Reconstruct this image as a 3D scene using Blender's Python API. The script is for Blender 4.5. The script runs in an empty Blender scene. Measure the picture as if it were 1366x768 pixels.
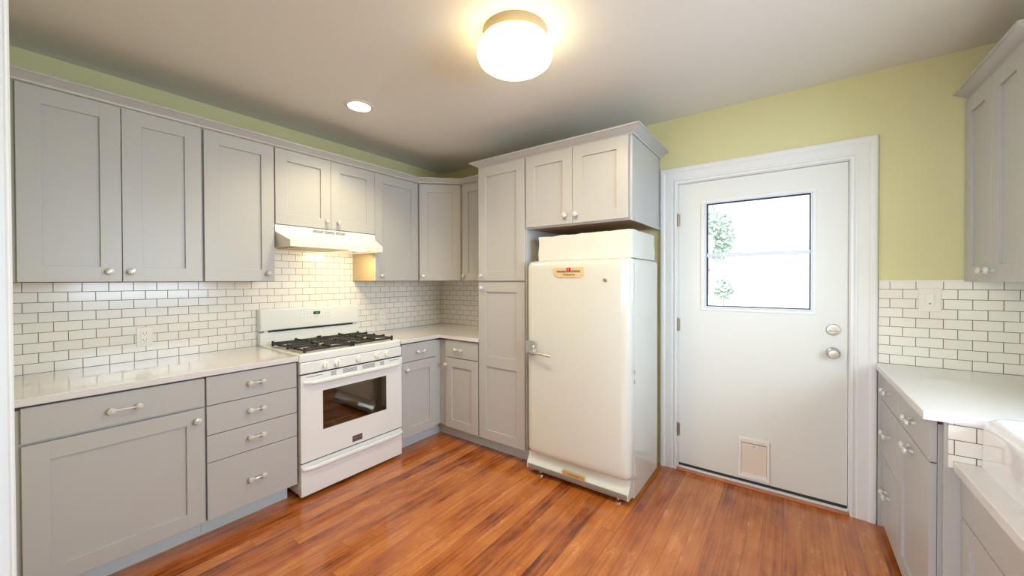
import bpy, bmesh, math, random
from mathutils import Vector, Matrix
random.seed(7)
PI = math.pi
sc = bpy.context.scene
COL = sc.collection

# ------------------------------------------------------------------ camera
CX, CY, CZ = 3.144, -2.9698, 1.3857
YAW, PITCH, ROLL, FPX, PCX, PCY = 0.6329, -0.0087, -0.003, 509.03, 683.38, 378.16
_f = Vector((-math.sin(YAW)*math.cos(PITCH), math.cos(YAW)*math.cos(PITCH), math.sin(PITCH)))
_r = Vector((math.cos(YAW), math.sin(YAW), 0)); _u = _r.cross(_f)
_r2 = math.cos(ROLL)*_r + math.sin(ROLL)*_u; _u2 = -math.sin(ROLL)*_r + math.cos(ROLL)*_u
cd = bpy.data.cameras.new('camera'); cam = bpy.data.objects.new('camera', cd); COL.objects.link(cam)
cam.matrix_world = Matrix(((_r2.x, _u2.x, -_f.x, CX), (_r2.y, _u2.y, -_f.y, CY), (_r2.z, _u2.z, -_f.z, CZ), (0, 0, 0, 1)))
cd.sensor_width = 36; cd.lens = FPX*36/1366; cd.clip_start = 0.01
cd.shift_x = -(PCX-683)/1366; cd.shift_y = (PCY-384)/1366
sc.camera = cam

# ------------------------------------------------------------------ world, lights, exposure
W_STRENGTH = 1.7
w = bpy.data.worlds.new('sky'); sc.world = w; w.use_nodes = True
bg = w.node_tree.nodes['Background']; bg.inputs[0].default_value = (0.86, 0.93, 1.0, 1); bg.inputs[1].default_value = W_STRENGTH
sc.view_settings.view_transform = 'Standard'; sc.view_settings.look = 'None'
sc.view_settings.gamma = 1.0; sc.view_settings.exposure = 0.22; sc.view_settings.use_curve_mapping = False
sc.cycles.max_bounces = 10; sc.cycles.diffuse_bounces = 6; sc.cycles.transmission_bounces = 8; sc.cycles.transparent_max_bounces = 12
sc.cycles.sample_clamp_indirect = 6.0
sc.cycles.caustics_reflective = False; sc.cycles.caustics_refractive = False
try:
    sc.cycles.use_denoising = True
except Exception:
    pass

sl = bpy.data.lights.new('sun', 'SUN'); sl.energy = 7.0; sl.angle = 0.01; sl.color = (1.0, 0.97, 0.92)
so = bpy.data.objects.new('sun', sl); COL.objects.link(so); so.rotation_euler = Vector((0.30, 0.55, -0.75)).to_track_quat('-Z', 'Y').to_euler(); so.location = (0, 0, 8)

def area_light(name, loc, direction, sx, sy, power, color, parent=None, spread=None, portal=False):
    l = bpy.data.lights.new(name, 'AREA'); l.shape = 'RECTANGLE'; l.size = sx; l.size_y = sy
    l.energy = power; l.color = color
    if spread: l.spread = spread
    if portal: l.cycles.is_portal = True
    o = bpy.data.objects.new(name, l); COL.objects.link(o)
    o.rotation_euler = Vector(direction).to_track_quat('-Z', 'Y').to_euler(); o.location = loc
    if parent:
        o.parent = parent; o.matrix_parent_inverse = parent.matrix_world.inverted()
    return o
ROOM_W, ROOM_F, CEIL = 4.20, -2.97, 2.563      # right wall x, front wall y, ceiling z
WIN_Y0, WIN_Y1, WIN_Z0, WIN_Z1 = -2.45, -0.95, 1.10, 2.12
# daylight through the window above the sink (outside, behind the glass)
area_light('sink_window_daylight', (ROOM_W+0.95, (WIN_Y0+WIN_Y1)/2+0.05, 1.95), (-1, 0, -0.22), 2.8, 1.7, 235, (0.66, 0.83, 1.0))
# added fill light from the unseen neighbouring room, through the opening behind the camera
area_light('rear_room_fill', (0.95, -6.40, 1.60), (0, 1, 0.0), 1.7, 1.6, 125, (0.72, 0.85, 1.0))
area_light('rear_room_fill', (3.2, -6.40, 1.60), (0, 1, 0.0), 1.7, 1.6, 40, (0.92, 0.95, 1.0))

# ------------------------------------------------------------------ materials
def lin(c):
    return tuple(((x/255)/12.92 if x/255 <= 0.04045 else ((x/255+0.055)/1.055)**2.4) for x in c)
def mat(name, color, rough=0.5, metal=0.0, spec=0.5, coat=0.0, trans=0.0, emit=None, estr=0.0, ior=1.5, alpha=1.0):
    m = bpy.data.materials.new(name); m.use_nodes = True
    b = m.node_tree.nodes['Principled BSDF']
    b.inputs['Base Color'].default_value = (*color[:3], 1)
    b.inputs['Roughness'].default_value = rough; b.inputs['Metallic'].default_value = metal
    b.inputs['Specular IOR Level'].default_value = spec; b.inputs['Coat Weight'].default_value = coat
    b.inputs['Coat Roughness'].default_value = 0.05
    b.inputs['Transmission Weight'].default_value = trans; b.inputs['IOR'].default_value = ior
    b.inputs['Alpha'].default_value = alpha
    if emit:
        b.inputs['Emission Color'].default_value = (*emit[:3], 1); b.inputs['Emission Strength'].default_value = estr
    return m
def N(m, t, **kw):
    n = m.node_tree.nodes.new(t)
    for k, v in kw.items(): setattr(n, k, v)
    return n
def L(m, a, b): m.node_tree.links.new(a, b)
def mth(m, op, a, b=None, c=None):
    n = N(m, 'ShaderNodeMath', operation=op)
    for i, v in enumerate((a, b, c)):
        if v is None: continue
        if isinstance(v, (int, float)): n.inputs[i].default_value = v
        else: L(m, v, n.inputs[i])
    return n.outputs[0]
def noise_paint(name, color, rough, amount=0.03, scale=4.0, bump=0.0, bscale=300, **kw):
    m = mat(name, color, rough, **kw); b = m.node_tree.nodes['Principled BSDF']
    tc = N(m, 'ShaderNodeTexCoord'); nz = N(m, 'ShaderNodeTexNoise'); nz.inputs['Scale'].default_value = scale; nz.inputs['Detail'].default_value = 3
    L(m, tc.outputs['Object'], nz.inputs['Vector'])
    mx = N(m, 'ShaderNodeMix', data_type='RGBA')
    mx.inputs['A'].default_value = (*[c*(1-amount) for c in color[:3]], 1); mx.inputs['B'].default_value = (*[min(1, c*(1+amount)) for c in color[:3]], 1)
    L(m, nz.outputs['Fac'], mx.inputs['Factor']); L(m, mx.outputs['Result'], b.inputs['Base Color'])
    if bump:
        n2 = N(m, 'ShaderNodeTexNoise'); n2.inputs['Scale'].default_value = bscale; L(m, tc.outputs['Object'], n2.inputs['Vector'])
        bp = N(m, 'ShaderNodeBump'); bp.inputs['Strength'].default_value = bump; bp.inputs['Distance'].default_value = 0.001
        L(m, n2.outputs['Fac'], bp.inputs['Height']); L(m, bp.outputs['Normal'], b.inputs['Normal'])
    return m
M = {}
M['cab'] = noise_paint('greige_cabinet_paint', (0.462, 0.458, 0.455), 0.36, 0.015, 3, spec=0.4)
M['gap'] = mat('cabinet_gap_shadow_paint', (0.10, 0.095, 0.09), 0.8)
M['toe'] = noise_paint('toe_kick_paint', (0.54, 0.60, 0.62), 0.45, 0.02)
M['maple'] = noise_paint('maple_veneer', (0.55, 0.42, 0.26), 0.45, 0.08, 9)
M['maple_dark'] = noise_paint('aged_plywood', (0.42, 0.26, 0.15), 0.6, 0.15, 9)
M['wall'] = noise_paint('sage_green_wall_paint', (0.66, 0.63, 0.36), 0.6, 0.015, 2, bump=0.1, spec=0.25)
M['ceil'] = noise_paint('ceiling_paint', (0.76, 0.755, 0.735), 0.7, 0.01, 2, spec=0.2)
M['trim'] = noise_paint('white_trim_paint', (0.73, 0.75, 0.76), 0.32, 0.01)
M['door'] = noise_paint('white_door_paint', (0.70, 0.715, 0.705), 0.38, 0.012, 1.5)
M['enamel'] = noise_paint('white_appliance_enamel', (0.775, 0.79, 0.795), 0.16, 0.008, 2, coat=0.4)
M['fridge'] = noise_paint('aged_white_enamel', (0.64, 0.64, 0.59), 0.12, 0.012, 2, coat=0.6)
M['hood'] = noise_paint('hood_enamel', (0.80, 0.79, 0.76), 0.25, 0.008, 2, coat=0.2)
M['quartz'] = noise_paint('white_quartz', (0.70, 0.675, 0.69), 0.10, 0.03, 60, coat=0.3)
M['sink'] = mat('white_sink_porcelain', (0.80, 0.81, 0.86), 0.07, coat=0.8)
M['black'] = mat('black_cast_iron', (0.018, 0.017, 0.016), 0.55)
M['dark'] = mat('dark_slot', (0.012, 0.012, 0.012), 0.7)
M['chrome'] = mat('chrome', (0.82, 0.82, 0.80), 0.13, metal=1.0)
M['nickel'] = mat('satin_nickel', (0.62, 0.60, 0.56), 0.3, metal=1.0)
M['hinge'] = mat('dull_hinge_metal', (0.34, 0.30, 0.25), 0.4, metal=0.8)
M['brass'] = mat('gold_plate', (0.78, 0.56, 0.28), 0.35, metal=0.6)
M['gold_enamel'] = mat('gold_enamel', (0.80, 0.52, 0.28), 0.35, metal=0.15)
M['red'] = mat('red_enamel', (0.62, 0.02, 0.015), 0.25)
M['plastic'] = mat('white_plastic', (0.80, 0.79, 0.76), 0.35)
M['plate'] = mat('almond_plate', (0.78, 0.75, 0.70), 0.35)
M['glass'] = mat('crystal_glass', (0.95, 0.96, 0.95), 0.08, trans=0.42, ior=1.45, coat=0.5)
M['led'] = mat('green_clock_digits', (0.02, 0.25, 0.03), 0.4, emit=(0.1, 0.9, 0.15), estr=0.6)
M['print'] = mat('grey_print', (0.42, 0.42, 0.42), 0.5)
M['card'] = noise_paint('white_waxed_cardboard', (0.68, 0.67, 0.625), 0.5, 0.03, 14, bump=0.5, bscale=30)
M['flap'] = noise_paint('cream_flap_vinyl', (0.74, 0.66, 0.58), 0.4, 0.02)
M['alu'] = noise_paint('window_frame_paint', (0.62, 0.68, 0.80), 0.35, 0.01)
M['bulb'] = mat('warm_lamp_glass', (1, 0.9, 0.7), 0.3, emit=(1.0, 0.80, 0.42), estr=7.0)
M['canlens'] = mat('recessed_lamp_lens', (1, 1, 1), 0.3, emit=(1.0, 0.90, 0.70), estr=20.0)
M['hoodlens'] = mat('hood_lamp_lens', (1, 1, 1), 0.3, emit=(1.0, 0.82, 0.45), estr=4.0)
M['filter'] = noise_paint('grease_filter_mesh', (0.55, 0.42, 0.2), 0.4, 0.4, 220)
M['thresh'] = noise_paint('wood_threshold', (0.48, 0.17, 0.075), 0.35, 0.15, 20)
M['rubber'] = mat('black_weather_strip', (0.02, 0.025, 0.03), 0.6)
M['cavity'] = mat('oven_cavity_enamel', (0.30, 0.27, 0.18), 0.35)
M['basepan'] = noise_paint('lamp_canopy_paint', (0.42, 0.34, 0.20), 0.4, 0.02)
M['leaf'] = noise_paint('overexposed_leaf', (0.56, 0.66, 0.60), 0.6, 0.4, 5)  # leaves paled: outdoor overexposure put into the colour
M['bark'] = noise_paint('bark', (0.35, 0.32, 0.30), 0.8, 0.3, 8)
M['stucco'] = noise_paint('pale_stucco', (0.84, 0.83, 0.82), 0.8, 0.05, 3)
M['roofing'] = noise_paint('overexposed_roof_shingle', (0.78, 0.78, 0.78), 0.8, 0.1, 9)  # roof lightened to wash out, overexposure painted into its colour
M['paving'] = noise_paint('pale_paving', (0.55, 0.54, 0.5), 0.8, 0.08, 3)

# mix of see-through and mirror for thin panes
def pane(name, tint, refl):
    m = bpy.data.materials.new(name); m.use_nodes = True; nt = m.node_tree
    nt.nodes.remove(nt.nodes['Principled BSDF']); out = nt.nodes['Material Output']
    t = N(m, 'ShaderNodeBsdfTransparent'); t.inputs[0].default_value = (*tint, 1)
    g = N(m, 'ShaderNodeBsdfGlossy'); g.inputs['Roughness'].default_value = 0.03
    fr = N(m, 'ShaderNodeFresnel'); fr.inputs['IOR'].default_value = 1.5
    f = mth(m, 'MULTIPLY_ADD', fr.outputs[0], 0.9, refl)
    mx = N(m, 'ShaderNodeMixShader'); L(m, f, mx.inputs[0]); L(m, t.outputs[0], mx.inputs[1]); L(m, g.outputs[0], mx.inputs[2]); L(m, mx.outputs[0], out.inputs[0])
    return m
M['pane'] = pane('window_glass', (0.97, 0.98, 0.98), 0.0)
M['ovenglass'] = pane('tinted_oven_glass', (0.50, 0.44, 0.30), 0.12)

def tile_material(name, axis, joint, z0, size=(0.1015, 0.052), offs=0.5, col=(0.80, 0.775, 0.735)):
    """white 2x4 inch subway tile; axis = world axis that runs along the wall"""
    m = mat(name, col, 0.13, coat=0.3); b = m.node_tree.nodes['Principled BSDF']
    geo = N(m, 'ShaderNodeTexCoord'); sp = N(m, 'ShaderNodeSeparateXYZ'); L(m, geo.outputs['Object'], sp.inputs[0])
    u = mth(m, 'SUBTRACT', sp.outputs[axis], joint - 50*size[0]); v = mth(m, 'SUBTRACT', sp.outputs['Z'], z0 - 20*size[1])
    cb = N(m, 'ShaderNodeCombineXYZ'); L(m, u, cb.inputs[0]); L(m, v, cb.inputs[1])
    br = N(m, 'ShaderNodeTexBrick'); L(m, cb.outputs[0], br.inputs['Vector'])
    br.offset = offs; br.offset_frequency = 2
    br.inputs['Color1'].default_value = (*col, 1); br.inputs['Color2'].default_value = (*[c*0.965 for c in col], 1)
    br.inputs['Mortar'].default_value = (0.17, 0.105, 0.08, 1); br.inputs['Scale'].default_value = 1.0
    br.inputs['Mortar Size'].default_value = 0.0015; br.inputs['Mortar Smooth'].default_value = 0.15
    br.inputs['Brick Width'].default_value = size[0]; br.inputs['Row Height'].default_value = size[1]
    L(m, br.outputs['Color'], b.inputs['Base Color'])
    rg = mth(m, 'MULTIPLY_ADD', br.outputs['Fac'], 0.5, 0.2); L(m, rg, b.inputs['Roughness'])
    ct = mth(m, 'MULTIPLY_ADD', br.outputs['Fac'], -0.12, 0.12); L(m, ct, b.inputs['Coat Weight'])
    br2 = N(m, 'ShaderNodeTexBrick'); L(m, cb.outputs[0], br2.inputs['Vector']); br2.offset = offs
    for k, vv in (('Scale', 1.0), ('Mortar Size', 0.0026), ('Mortar Smooth', 1.0), ('Brick Width', size[0]), ('Row Height', size[1])): br2.inputs[k].default_value = vv
    bp = N(m, 'ShaderNodeBump'); bp.invert = True; bp.inputs['Strength'].default_value = 0.5; bp.inputs['Distance'].default_value = 0.0015
    L(m, br2.outputs['Fac'], bp.inputs['Height']); L(m, bp.outputs['Normal'], b.inputs['Normal'])
    return m
M['tile_left'] = tile_material('subway_tile_left', 'Y', -2.831, 0.914)
M['tile_back'] = tile_material('subway_tile_back', 'X', -0.028, 0.914)
M['tile_right'] = tile_material('subway_tile_right', 'X', 3.736, 0.914)
M['tile_end'] = tile_material('subway_tile_end', 'X', 3.651, 0.774, size=(0.1015, 0.052))

def floor_material():
    m = mat('old_fir_floorboards', (0.4, 0.13, 0.05), 0.2, coat=0.5); b = m.node_tree.nodes['Principled BSDF']
    PW, PL = 0.0822, 2.6
    tc = N(m, 'ShaderNodeTexCoord'); sp = N(m, 'ShaderNodeSeparateXYZ'); L(m, tc.outputs['Object'], sp.inputs[0])
    xs = mth(m, 'DIVIDE', mth(m, 'ADD', sp.outputs['X'], 0.0165), PW); ix = mth(m, 'FLOOR', xs); fx = mth(m, 'FRACT', xs)
    wn = N(m, 'ShaderNodeTexWhiteNoise', noise_dimensions='1D'); L(m, ix, wn.inputs['W'])
    ys = mth(m, 'ADD', mth(m, 'DIVIDE', sp.outputs['Y'], PL), mth(m, 'MULTIPLY', wn.outputs['Value'], 7.0)); iy = mth(m, 'FLOOR', ys); fy = mth(m, 'FRACT', ys)
    cb = N(m, 'ShaderNodeCombineXYZ'); L(m, ix, cb.inputs[0]); L(m, iy, cb.inputs[1])
    w2 = N(m, 'ShaderNodeTexWhiteNoise', noise_dimensions='2D'); L(m, cb.outputs[0], w2.inputs['Vector'])
    # grain: noise stretched along the boards, shifted per board
    g = N(m, 'ShaderNodeCombineXYZ'); L(m, mth(m, 'ADD', mth(m, 'MULTIPLY', sp.outputs['X'], 55.0), mth(m, 'MULTIPLY', w2.outputs['Value'], 31.0)), g.inputs[0])
    L(m, mth(m, 'ADD', mth(m, 'MULTIPLY', sp.outputs['Y'], 1.6), mth(m, 'MULTIPLY', w2.outputs['Value'], 13.0)), g.inputs[1])
    n1 = N(m, 'ShaderNodeTexNoise'); n1.inputs['Scale'].default_value = 1.0; n1.inputs['Detail'].default_value = 5; n1.inputs['Distortion'].default_value = 0.5; L(m, g.outputs[0], n1.inputs['Vector'])
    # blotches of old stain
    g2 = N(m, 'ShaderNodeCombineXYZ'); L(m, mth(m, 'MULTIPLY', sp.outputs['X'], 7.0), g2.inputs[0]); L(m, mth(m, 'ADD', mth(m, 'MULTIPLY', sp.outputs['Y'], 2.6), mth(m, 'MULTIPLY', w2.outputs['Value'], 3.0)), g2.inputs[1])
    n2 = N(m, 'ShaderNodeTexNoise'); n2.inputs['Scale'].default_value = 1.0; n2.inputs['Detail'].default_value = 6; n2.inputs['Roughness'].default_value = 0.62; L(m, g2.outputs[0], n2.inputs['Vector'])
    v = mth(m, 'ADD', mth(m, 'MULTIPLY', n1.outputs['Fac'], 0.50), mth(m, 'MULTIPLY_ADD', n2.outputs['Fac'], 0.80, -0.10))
    v = mth(m, 'ADD', v, mth(m, 'MULTIPLY', mth(m, 'SUBTRACT', w2.outputs['Value'], 0.5), 0.20))
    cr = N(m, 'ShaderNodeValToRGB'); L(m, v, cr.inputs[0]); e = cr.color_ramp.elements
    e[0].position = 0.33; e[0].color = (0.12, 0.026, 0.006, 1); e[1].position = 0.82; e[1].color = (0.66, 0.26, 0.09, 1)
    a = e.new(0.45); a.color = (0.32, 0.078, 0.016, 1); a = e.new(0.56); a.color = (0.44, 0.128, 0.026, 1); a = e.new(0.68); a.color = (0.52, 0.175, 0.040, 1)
    ex = mth(m, 'MINIMUM', fx, mth(m, 'SUBTRACT', 1.0, fx)); ey = mth(m, 'MULTIPLY', mth(m, 'MINIMUM', fy, mth(m, 'SUBTRACT', 1.0, fy)), PL/PW)
    seam = mth(m, 'LESS_THAN', mth(m, 'MINIMUM', ex, ey), 0.011)
    mx = N(m, 'ShaderNodeMix', data_type='RGBA'); L(m, mth(m, 'MULTIPLY', seam, 0.72), mx.inputs['Factor']); L(m, cr.outputs[0], mx.inputs['A']); mx.inputs['B'].default_value = (0.05, 0.014, 0.006, 1)
    L(m, mx.outputs['Result'], b.inputs['Base Color'])
    L(m, mth(m, 'MULTIPLY_ADD', n2.outputs['Fac'], 0.22, 0.14), b.inputs['Roughness'])
    bp = N(m, 'ShaderNodeBump'); bp.inputs['Strength'].default_value = 0.25; bp.inputs['Distance'].default_value = 0.001
    L(m, mth(m, 'SUBTRACT', mth(m, 'MULTIPLY', n1.outputs['Fac'], 0.4), seam), bp.inputs['Height']); L(m, bp.outputs['Normal'], b.inputs['Normal'])
    return m
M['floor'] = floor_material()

# ------------------------------------------------------------------ mesh helpers
def new_bm(): return bmesh.new()
def box(bm, x0, x1, y0, y1, z0, z1, bev=0.0, mi=0, seg=2):
    r = bmesh.ops.create_cube(bm, size=1.0); vs = r['verts']
    sx, sy, sz = x1-x0, y1-y0, z1-z0
    for v in vs: v.co = Vector(((v.co.x+0.5)*sx+x0, (v.co.y+0.5)*sy+y0, (v.co.z+0.5)*sz+z0))
    fs = set(f for v in vs for f in v.link_faces)
    for f in fs: f.material_index = mi
    if bev > 0:
        es = list(set(e for v in vs for e in v.link_edges))
        rr = bmesh.ops.bevel(bm, geom=es, offset=min(bev, 0.49*min(abs(sx), abs(sy), abs(sz))), segments=seg, profile=0.5, affect='EDGES')
        for f in rr['faces']: f.material_index = mi
    return vs
def bevbox(bm, x0, x1, y0, y1, z0, z1, sel, off, seg=6, mi=0):
    """box whose edges chosen by sel(midpoint 0..1 coords) are rounded"""
    r = bmesh.ops.create_cube(bm, size=1.0); vs = r['verts']; es = list(set(e for v in vs for e in v.link_edges))
    pick = [e for e in es if sel(*[(e.verts[0].co[i]+e.verts[1].co[i])/2+0.5 for i in range(3)])]
    for v in vs: v.co = Vector(((v.co.x+0.5)*(x1-x0)+x0, (v.co.y+0.5)*(y1-y0)+y0, (v.co.z+0.5)*(z1-z0)+z0))
    for f in set(f for v in vs for f in v.link_faces): f.material_index = mi
    rr = bmesh.ops.bevel(bm, geom=pick, offset=off, segments=seg, profile=0.5, affect='EDGES')
    for f in rr['faces']: f.material_index = mi
def lathe(bm, prof, n=24, origin=(0, 0, 0), axis='Z', mi=0, cap=True, flute=0.0):
    """prof = [(radius, height)]"""
    rings = []
    ox, oy, oz = origin
    def P(r, a, h):
        x, y = r*math.cos(a), r*math.sin(a)
        if axis == 'Z': return (ox+x, oy+y, oz+h)
        if axis == 'Y': return (ox+x, oy+h, oz+y)
        return (ox+h, oy+x, oz+y)
    for r, h in prof:
        if r < 1e-6: rings.append([bm.verts.new(P(0, 0, h))])
        else: rings.append([bm.verts.new(P(r*(1+(flute if i % 2 else -flute)), 2*PI*i/n, h)) for i in range(n)])
    fs = []
    for a, b in zip(rings, rings[1:]):
        for i in range(n):
            j = (i+1) % n
            if len(a) == 1 and len(b) == 1: continue
            if len(a) == 1: fs.append(bm.faces.new((a[0], b[i], b[j])))
            elif len(b) == 1: fs.append(bm.faces.new((a[i], a[j], b[0])))
            else: fs.append(bm.faces.new((a[i], a[j], b[j], b[i])))
    if cap:
        for rg in (rings[0], rings[-1]):
            if len(rg) > 2: fs.append(bm.faces.new(rg))
    for f in fs: f.material_index = mi
    return fs
def tube(bm, pts, rad, n=10, mi=0):
    pts = [Vector(p) for p in pts]; rings = []
    up = Vector((0, 0, 1))
    for i, p in enumerate(pts):
        t = (pts[min(i+1, len(pts)-1)]-pts[max(i-1, 0)]).normalized()
        a = t.cross(up)
        if a.length < 1e-3: a = t.cross(Vector((1, 0, 0)))
        a.normalize(); b = a.cross(t)
        r = rad[i] if isinstance(rad, (list, tuple)) else rad
        rings.append([bm.verts.new(p + r*(math.cos(2*PI*k/n)*a+math.sin(2*PI*k/n)*b)) for k in range(n)])
    fs = []
    for a, b in zip(rings, rings[1:]):
        for i in range(n): fs.append(bm.faces.new((a[i], a[(i+1) % n], b[(i+1) % n], b[i])))
    fs.append(bm.faces.new(rings[0])); fs.append(bm.faces.new(rings[-1]))
    for f in fs: f.material_index = mi
def sweep(bm, path, prof, mi=0, closed_prof=True, ends=(None, None)):
    """path = [(x,y)] polyline; prof = [(outward, z)]; outward lies on the right-hand side of the path, mitred"""
    n = len(path); rings = []
    for i, p in enumerate(path):
        p = Vector(p)
        d0 = (Vector(path[i])-Vector(path[i-1])).normalized() if i > 0 else None
        d1 = (Vector(path[i+1])-Vector(path[i])).normalized() if i < n-1 else None
        nrm = [Vector((d.y, -d.x)) for d in (d0, d1) if d is not None]
        if len(nrm) == 2:
            m_ = (nrm[0]+nrm[1]); m_ = m_/max(1e-6, m_.dot(nrm[0]))
        else: m_ = nrm[0]
        rings.append([bm.verts.new((p.x+m_.x*o, p.y+m_.y*o, z)) for o, z in prof])
    k = len(prof); fs = []
    for a, b in zip(rings, rings[1:]):
        for i in range(k if closed_prof else k-1):
            j = (i+1) % k; fs.append(bm.faces.new((a[i], a[j], b[j], b[i])))
    if closed_prof:
        fs.append(bm.faces.new(rings[0])); fs.append(bm.faces.new(rings[-1]))
    for f in fs: f.material_index = mi
def prism(bm, poly, z0, z1, mi=0):
    a = [bm.verts.new((x, y, z0)) for x, y in poly]; b = [bm.verts.new((x, y, z1)) for x, y in poly]
    fs = [bm.faces.new(a), bm.faces.new(b)]
    for i in range(len(poly)):
        j = (i+1) % len(poly); fs.append(bm.faces.new((a[i], a[j], b[j], b[i])))
    for f in fs: f.material_index = mi
    return fs
def obj(name, bm, mats, parent=None, loc=None, smooth=False, rotz=0.0):
    bmesh.ops.recalc_face_normals(bm, faces=bm.faces)
    me = bpy.data.meshes.new(name); bm.to_mesh(me); bm.free()
    for m_ in (mats if isinstance(mats, (list, tuple)) else [mats]): me.materials.append(m_)
    if smooth:
        for p in me.polygons: p.use_smooth = True
        try: me.set_sharp_from_angle(angle=math.radians(42))
        except Exception: pass
    o = bpy.data.objects.new(name, me); COL.objects.link(o)
    if smooth:
        wm = o.modifiers.new('weighted_normals', 'WEIGHTED_NORMAL'); wm.keep_sharp = True
    if loc: o.location = loc
    o.rotation_euler[2] = rotz
    if parent: o.parent = parent
    return o
def tag(o, label=None, cat=None, group=None, kind=None):
    if label: o['label'] = label
    if cat: o['category'] = cat
    if group: o['group'] = group
    if kind: o['kind'] = kind
    return o
def thing(name, loc, label, cat, rotz=0.0, group=None):
    o = bpy.data.objects.new(name, None); COL.objects.link(o); o.empty_display_size = 0.1
    o.location = loc; o.rotation_euler = (0, 0, rotz)
    return tag(o, label, cat, group)
def struct(name, bm, mats, parent=None, smooth=False):
    o = obj(name, bm, mats, parent, smooth=smooth)
    if not parent: o['kind'] = 'structure'
    return o
def text_mesh(name, s, size, depth, m, parent, mtx, shear=0.0, align='CENTER'):
    cu = bpy.data.curves.new(name, 'FONT'); cu.body = s; cu.size = size; cu.extrude = depth; cu.align_x = align; cu.align_y = 'CENTER'; cu.shear = shear
    t = bpy.data.objects.new(name, cu); COL.objects.link(t)
    bpy.context.view_layer.update()
    me = bpy.data.meshes.new_from_object(t.evaluated_get(bpy.context.evaluated_depsgraph_get()))
    bpy.data.objects.remove(t); me.name = name; me.materials.clear(); me.materials.append(m)
    o = bpy.data.objects.new(name, me); COL.objects.link(o); o.parent = parent; o.matrix_local = mtx
    return o
def facing(loc, rot=0.0, scale=1.0):
    """local matrix for lettering standing on a front face (local -Y)"""
    return Matrix.Translation(loc) @ Matrix.Rotation(rot, 4, 'Z') @ Matrix.Rotation(PI/2, 4, 'X') @ Matrix.Scale(scale, 4)

# ================================================================== SETTING
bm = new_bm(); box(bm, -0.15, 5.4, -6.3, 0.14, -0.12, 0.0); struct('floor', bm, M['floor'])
bm = new_bm(); box(bm, -0.15, 5.4, -6.3, 0.14, CEIL, CEIL+0.12); struct('ceiling', bm, M['ceil'])
# left wall, with the tile as a thin slab of its own
bm = new_bm(); box(bm, -0.12, 0.0, -6.3, 0.14, 0, CEIL); struct('wall_left', bm, M['wall'])
DX0, DX1, DZ1 = 2.455, 3.425, 2.095      # door opening in the back wall
bm = new_bm(); box(bm, 0.0, DX0, 0, 0.14, 0, CEIL); box(bm, DX1, 5.4, 0, 0.14, 0, CEIL); box(bm, DX0, DX1, 0, 0.14, DZ1, CEIL)
struct('wall_back', bm, M['wall'])
bm = new_bm(); W = ROOM_W
box(bm, W, W+0.12, ROOM_F, 0, 0, WIN_Z0); box(bm, W, W+0.12, ROOM_F, 0, WIN_Z1, CEIL)
box(bm, W, W+0.12, ROOM_F, WIN_Y0, WIN_Z0, WIN_Z1); box(bm, W, W+0.12, WIN_Y1, 0, WIN_Z0, WIN_Z1)
struct('wall_right', bm, M['wall'])
OX0, OX1, OZ1 = 1.90, 3.46, 2.12        # cased opening the camera stands in
bm = new_bm(); box(bm, 0.0, OX0, ROOM_F-0.12, ROOM_F, 0, CEIL); box(bm, OX1, W+0.12, ROOM_F-0.12, ROOM_F, 0, CEIL); box(bm, OX0, OX1, ROOM_F-0.12, ROOM_F, OZ1, CEIL)
struct('wall_front', bm, M['wall'])
bm = new_bm(); box(bm, 0.0, 5.4, -6.3, -6.18, 0, 0.80); box(bm, 0.0, 5.4, -6.3, -6.18, 2.40, CEIL)
for xa, xb in ((0.0, 0.10), (1.80, 2.35), (4.05, 5.4)): box(bm, xa, xb, -6.3, -6.18, 0.80, 2.40)
struct('wall_rear', bm, M['wall'])
bm = new_bm(); box(bm, 5.28, 5.4, -6.18, ROOM_F-0.12, 0, CEIL); box(bm, W+0.12, 5.4, ROOM_F-0.12, ROOM_F, 0, CEIL); struct('wall_east', bm, M['wall'])

# tile backsplashes
bm = new_bm(); box(bm, 0.0005, 0.008, ROOM_F, 0.0, 0.60, 1.80); struct('trim_1', bm, M['tile_left'])
bm = new_bm(); box(bm, 0.0085, 1.092, -0.008, -0.0005, 0.90, 1.40); struct('trim_2', bm, M['tile_back'])
bm = new_bm(); box(bm, 3.538, W-0.001, -0.008, -0.0005, 0.90, 1.372, mi=0); box(bm, 3.538, 3.858, -0.011, -0.0005, 1.372, 1.381, 0.002, mi=1)
struct('trim_3', bm, [M['tile_right'], M['plastic']])

# casing of the kitchen door, with a profile (flat, bead, back band)
def casing(bm, x0, x1, z1, cw, yface, s=1):
    prof = [(0.0, 0.0), (0.0, 0.016), (0.012, 0.019), (0.022, 0.014), (0.030, 0.014), (0.034, 0.018), (0.078, 0.018), (0.084, 0.023), (0.092, 0.026), (0.104, 0.026), (cw-0.004, 0.024), (cw, 0.020), (cw, 0.0)]
    pts = [(x0, 0.0), (x0, z1), (x1, z1), (x1, 0.0)]
    rings = []
    for i, (px, pz) in enumerate(pts):
        sx = -1 if i < 2 else 1; sz = 0 if i in (0, 3) else 1
        rings.append([bm.verts.new((px+sx*o, yface-s*d, pz+sz*o)) for o, d in prof])
    for a, b in zip(rings, rings[1:]):
        for i in range(len(prof)):
            j = (i+1) % len(prof); bm.faces.new((a[i], a[j], b[j], b[i]))
    bm.faces.new(rings[0]); bm.faces.new(rings[-1])
bm = new_bm(); casing(bm, 2.464, 3.418, 2.085, 0.115, 0.0); struct('trim_4', bm, M['trim'])
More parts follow.
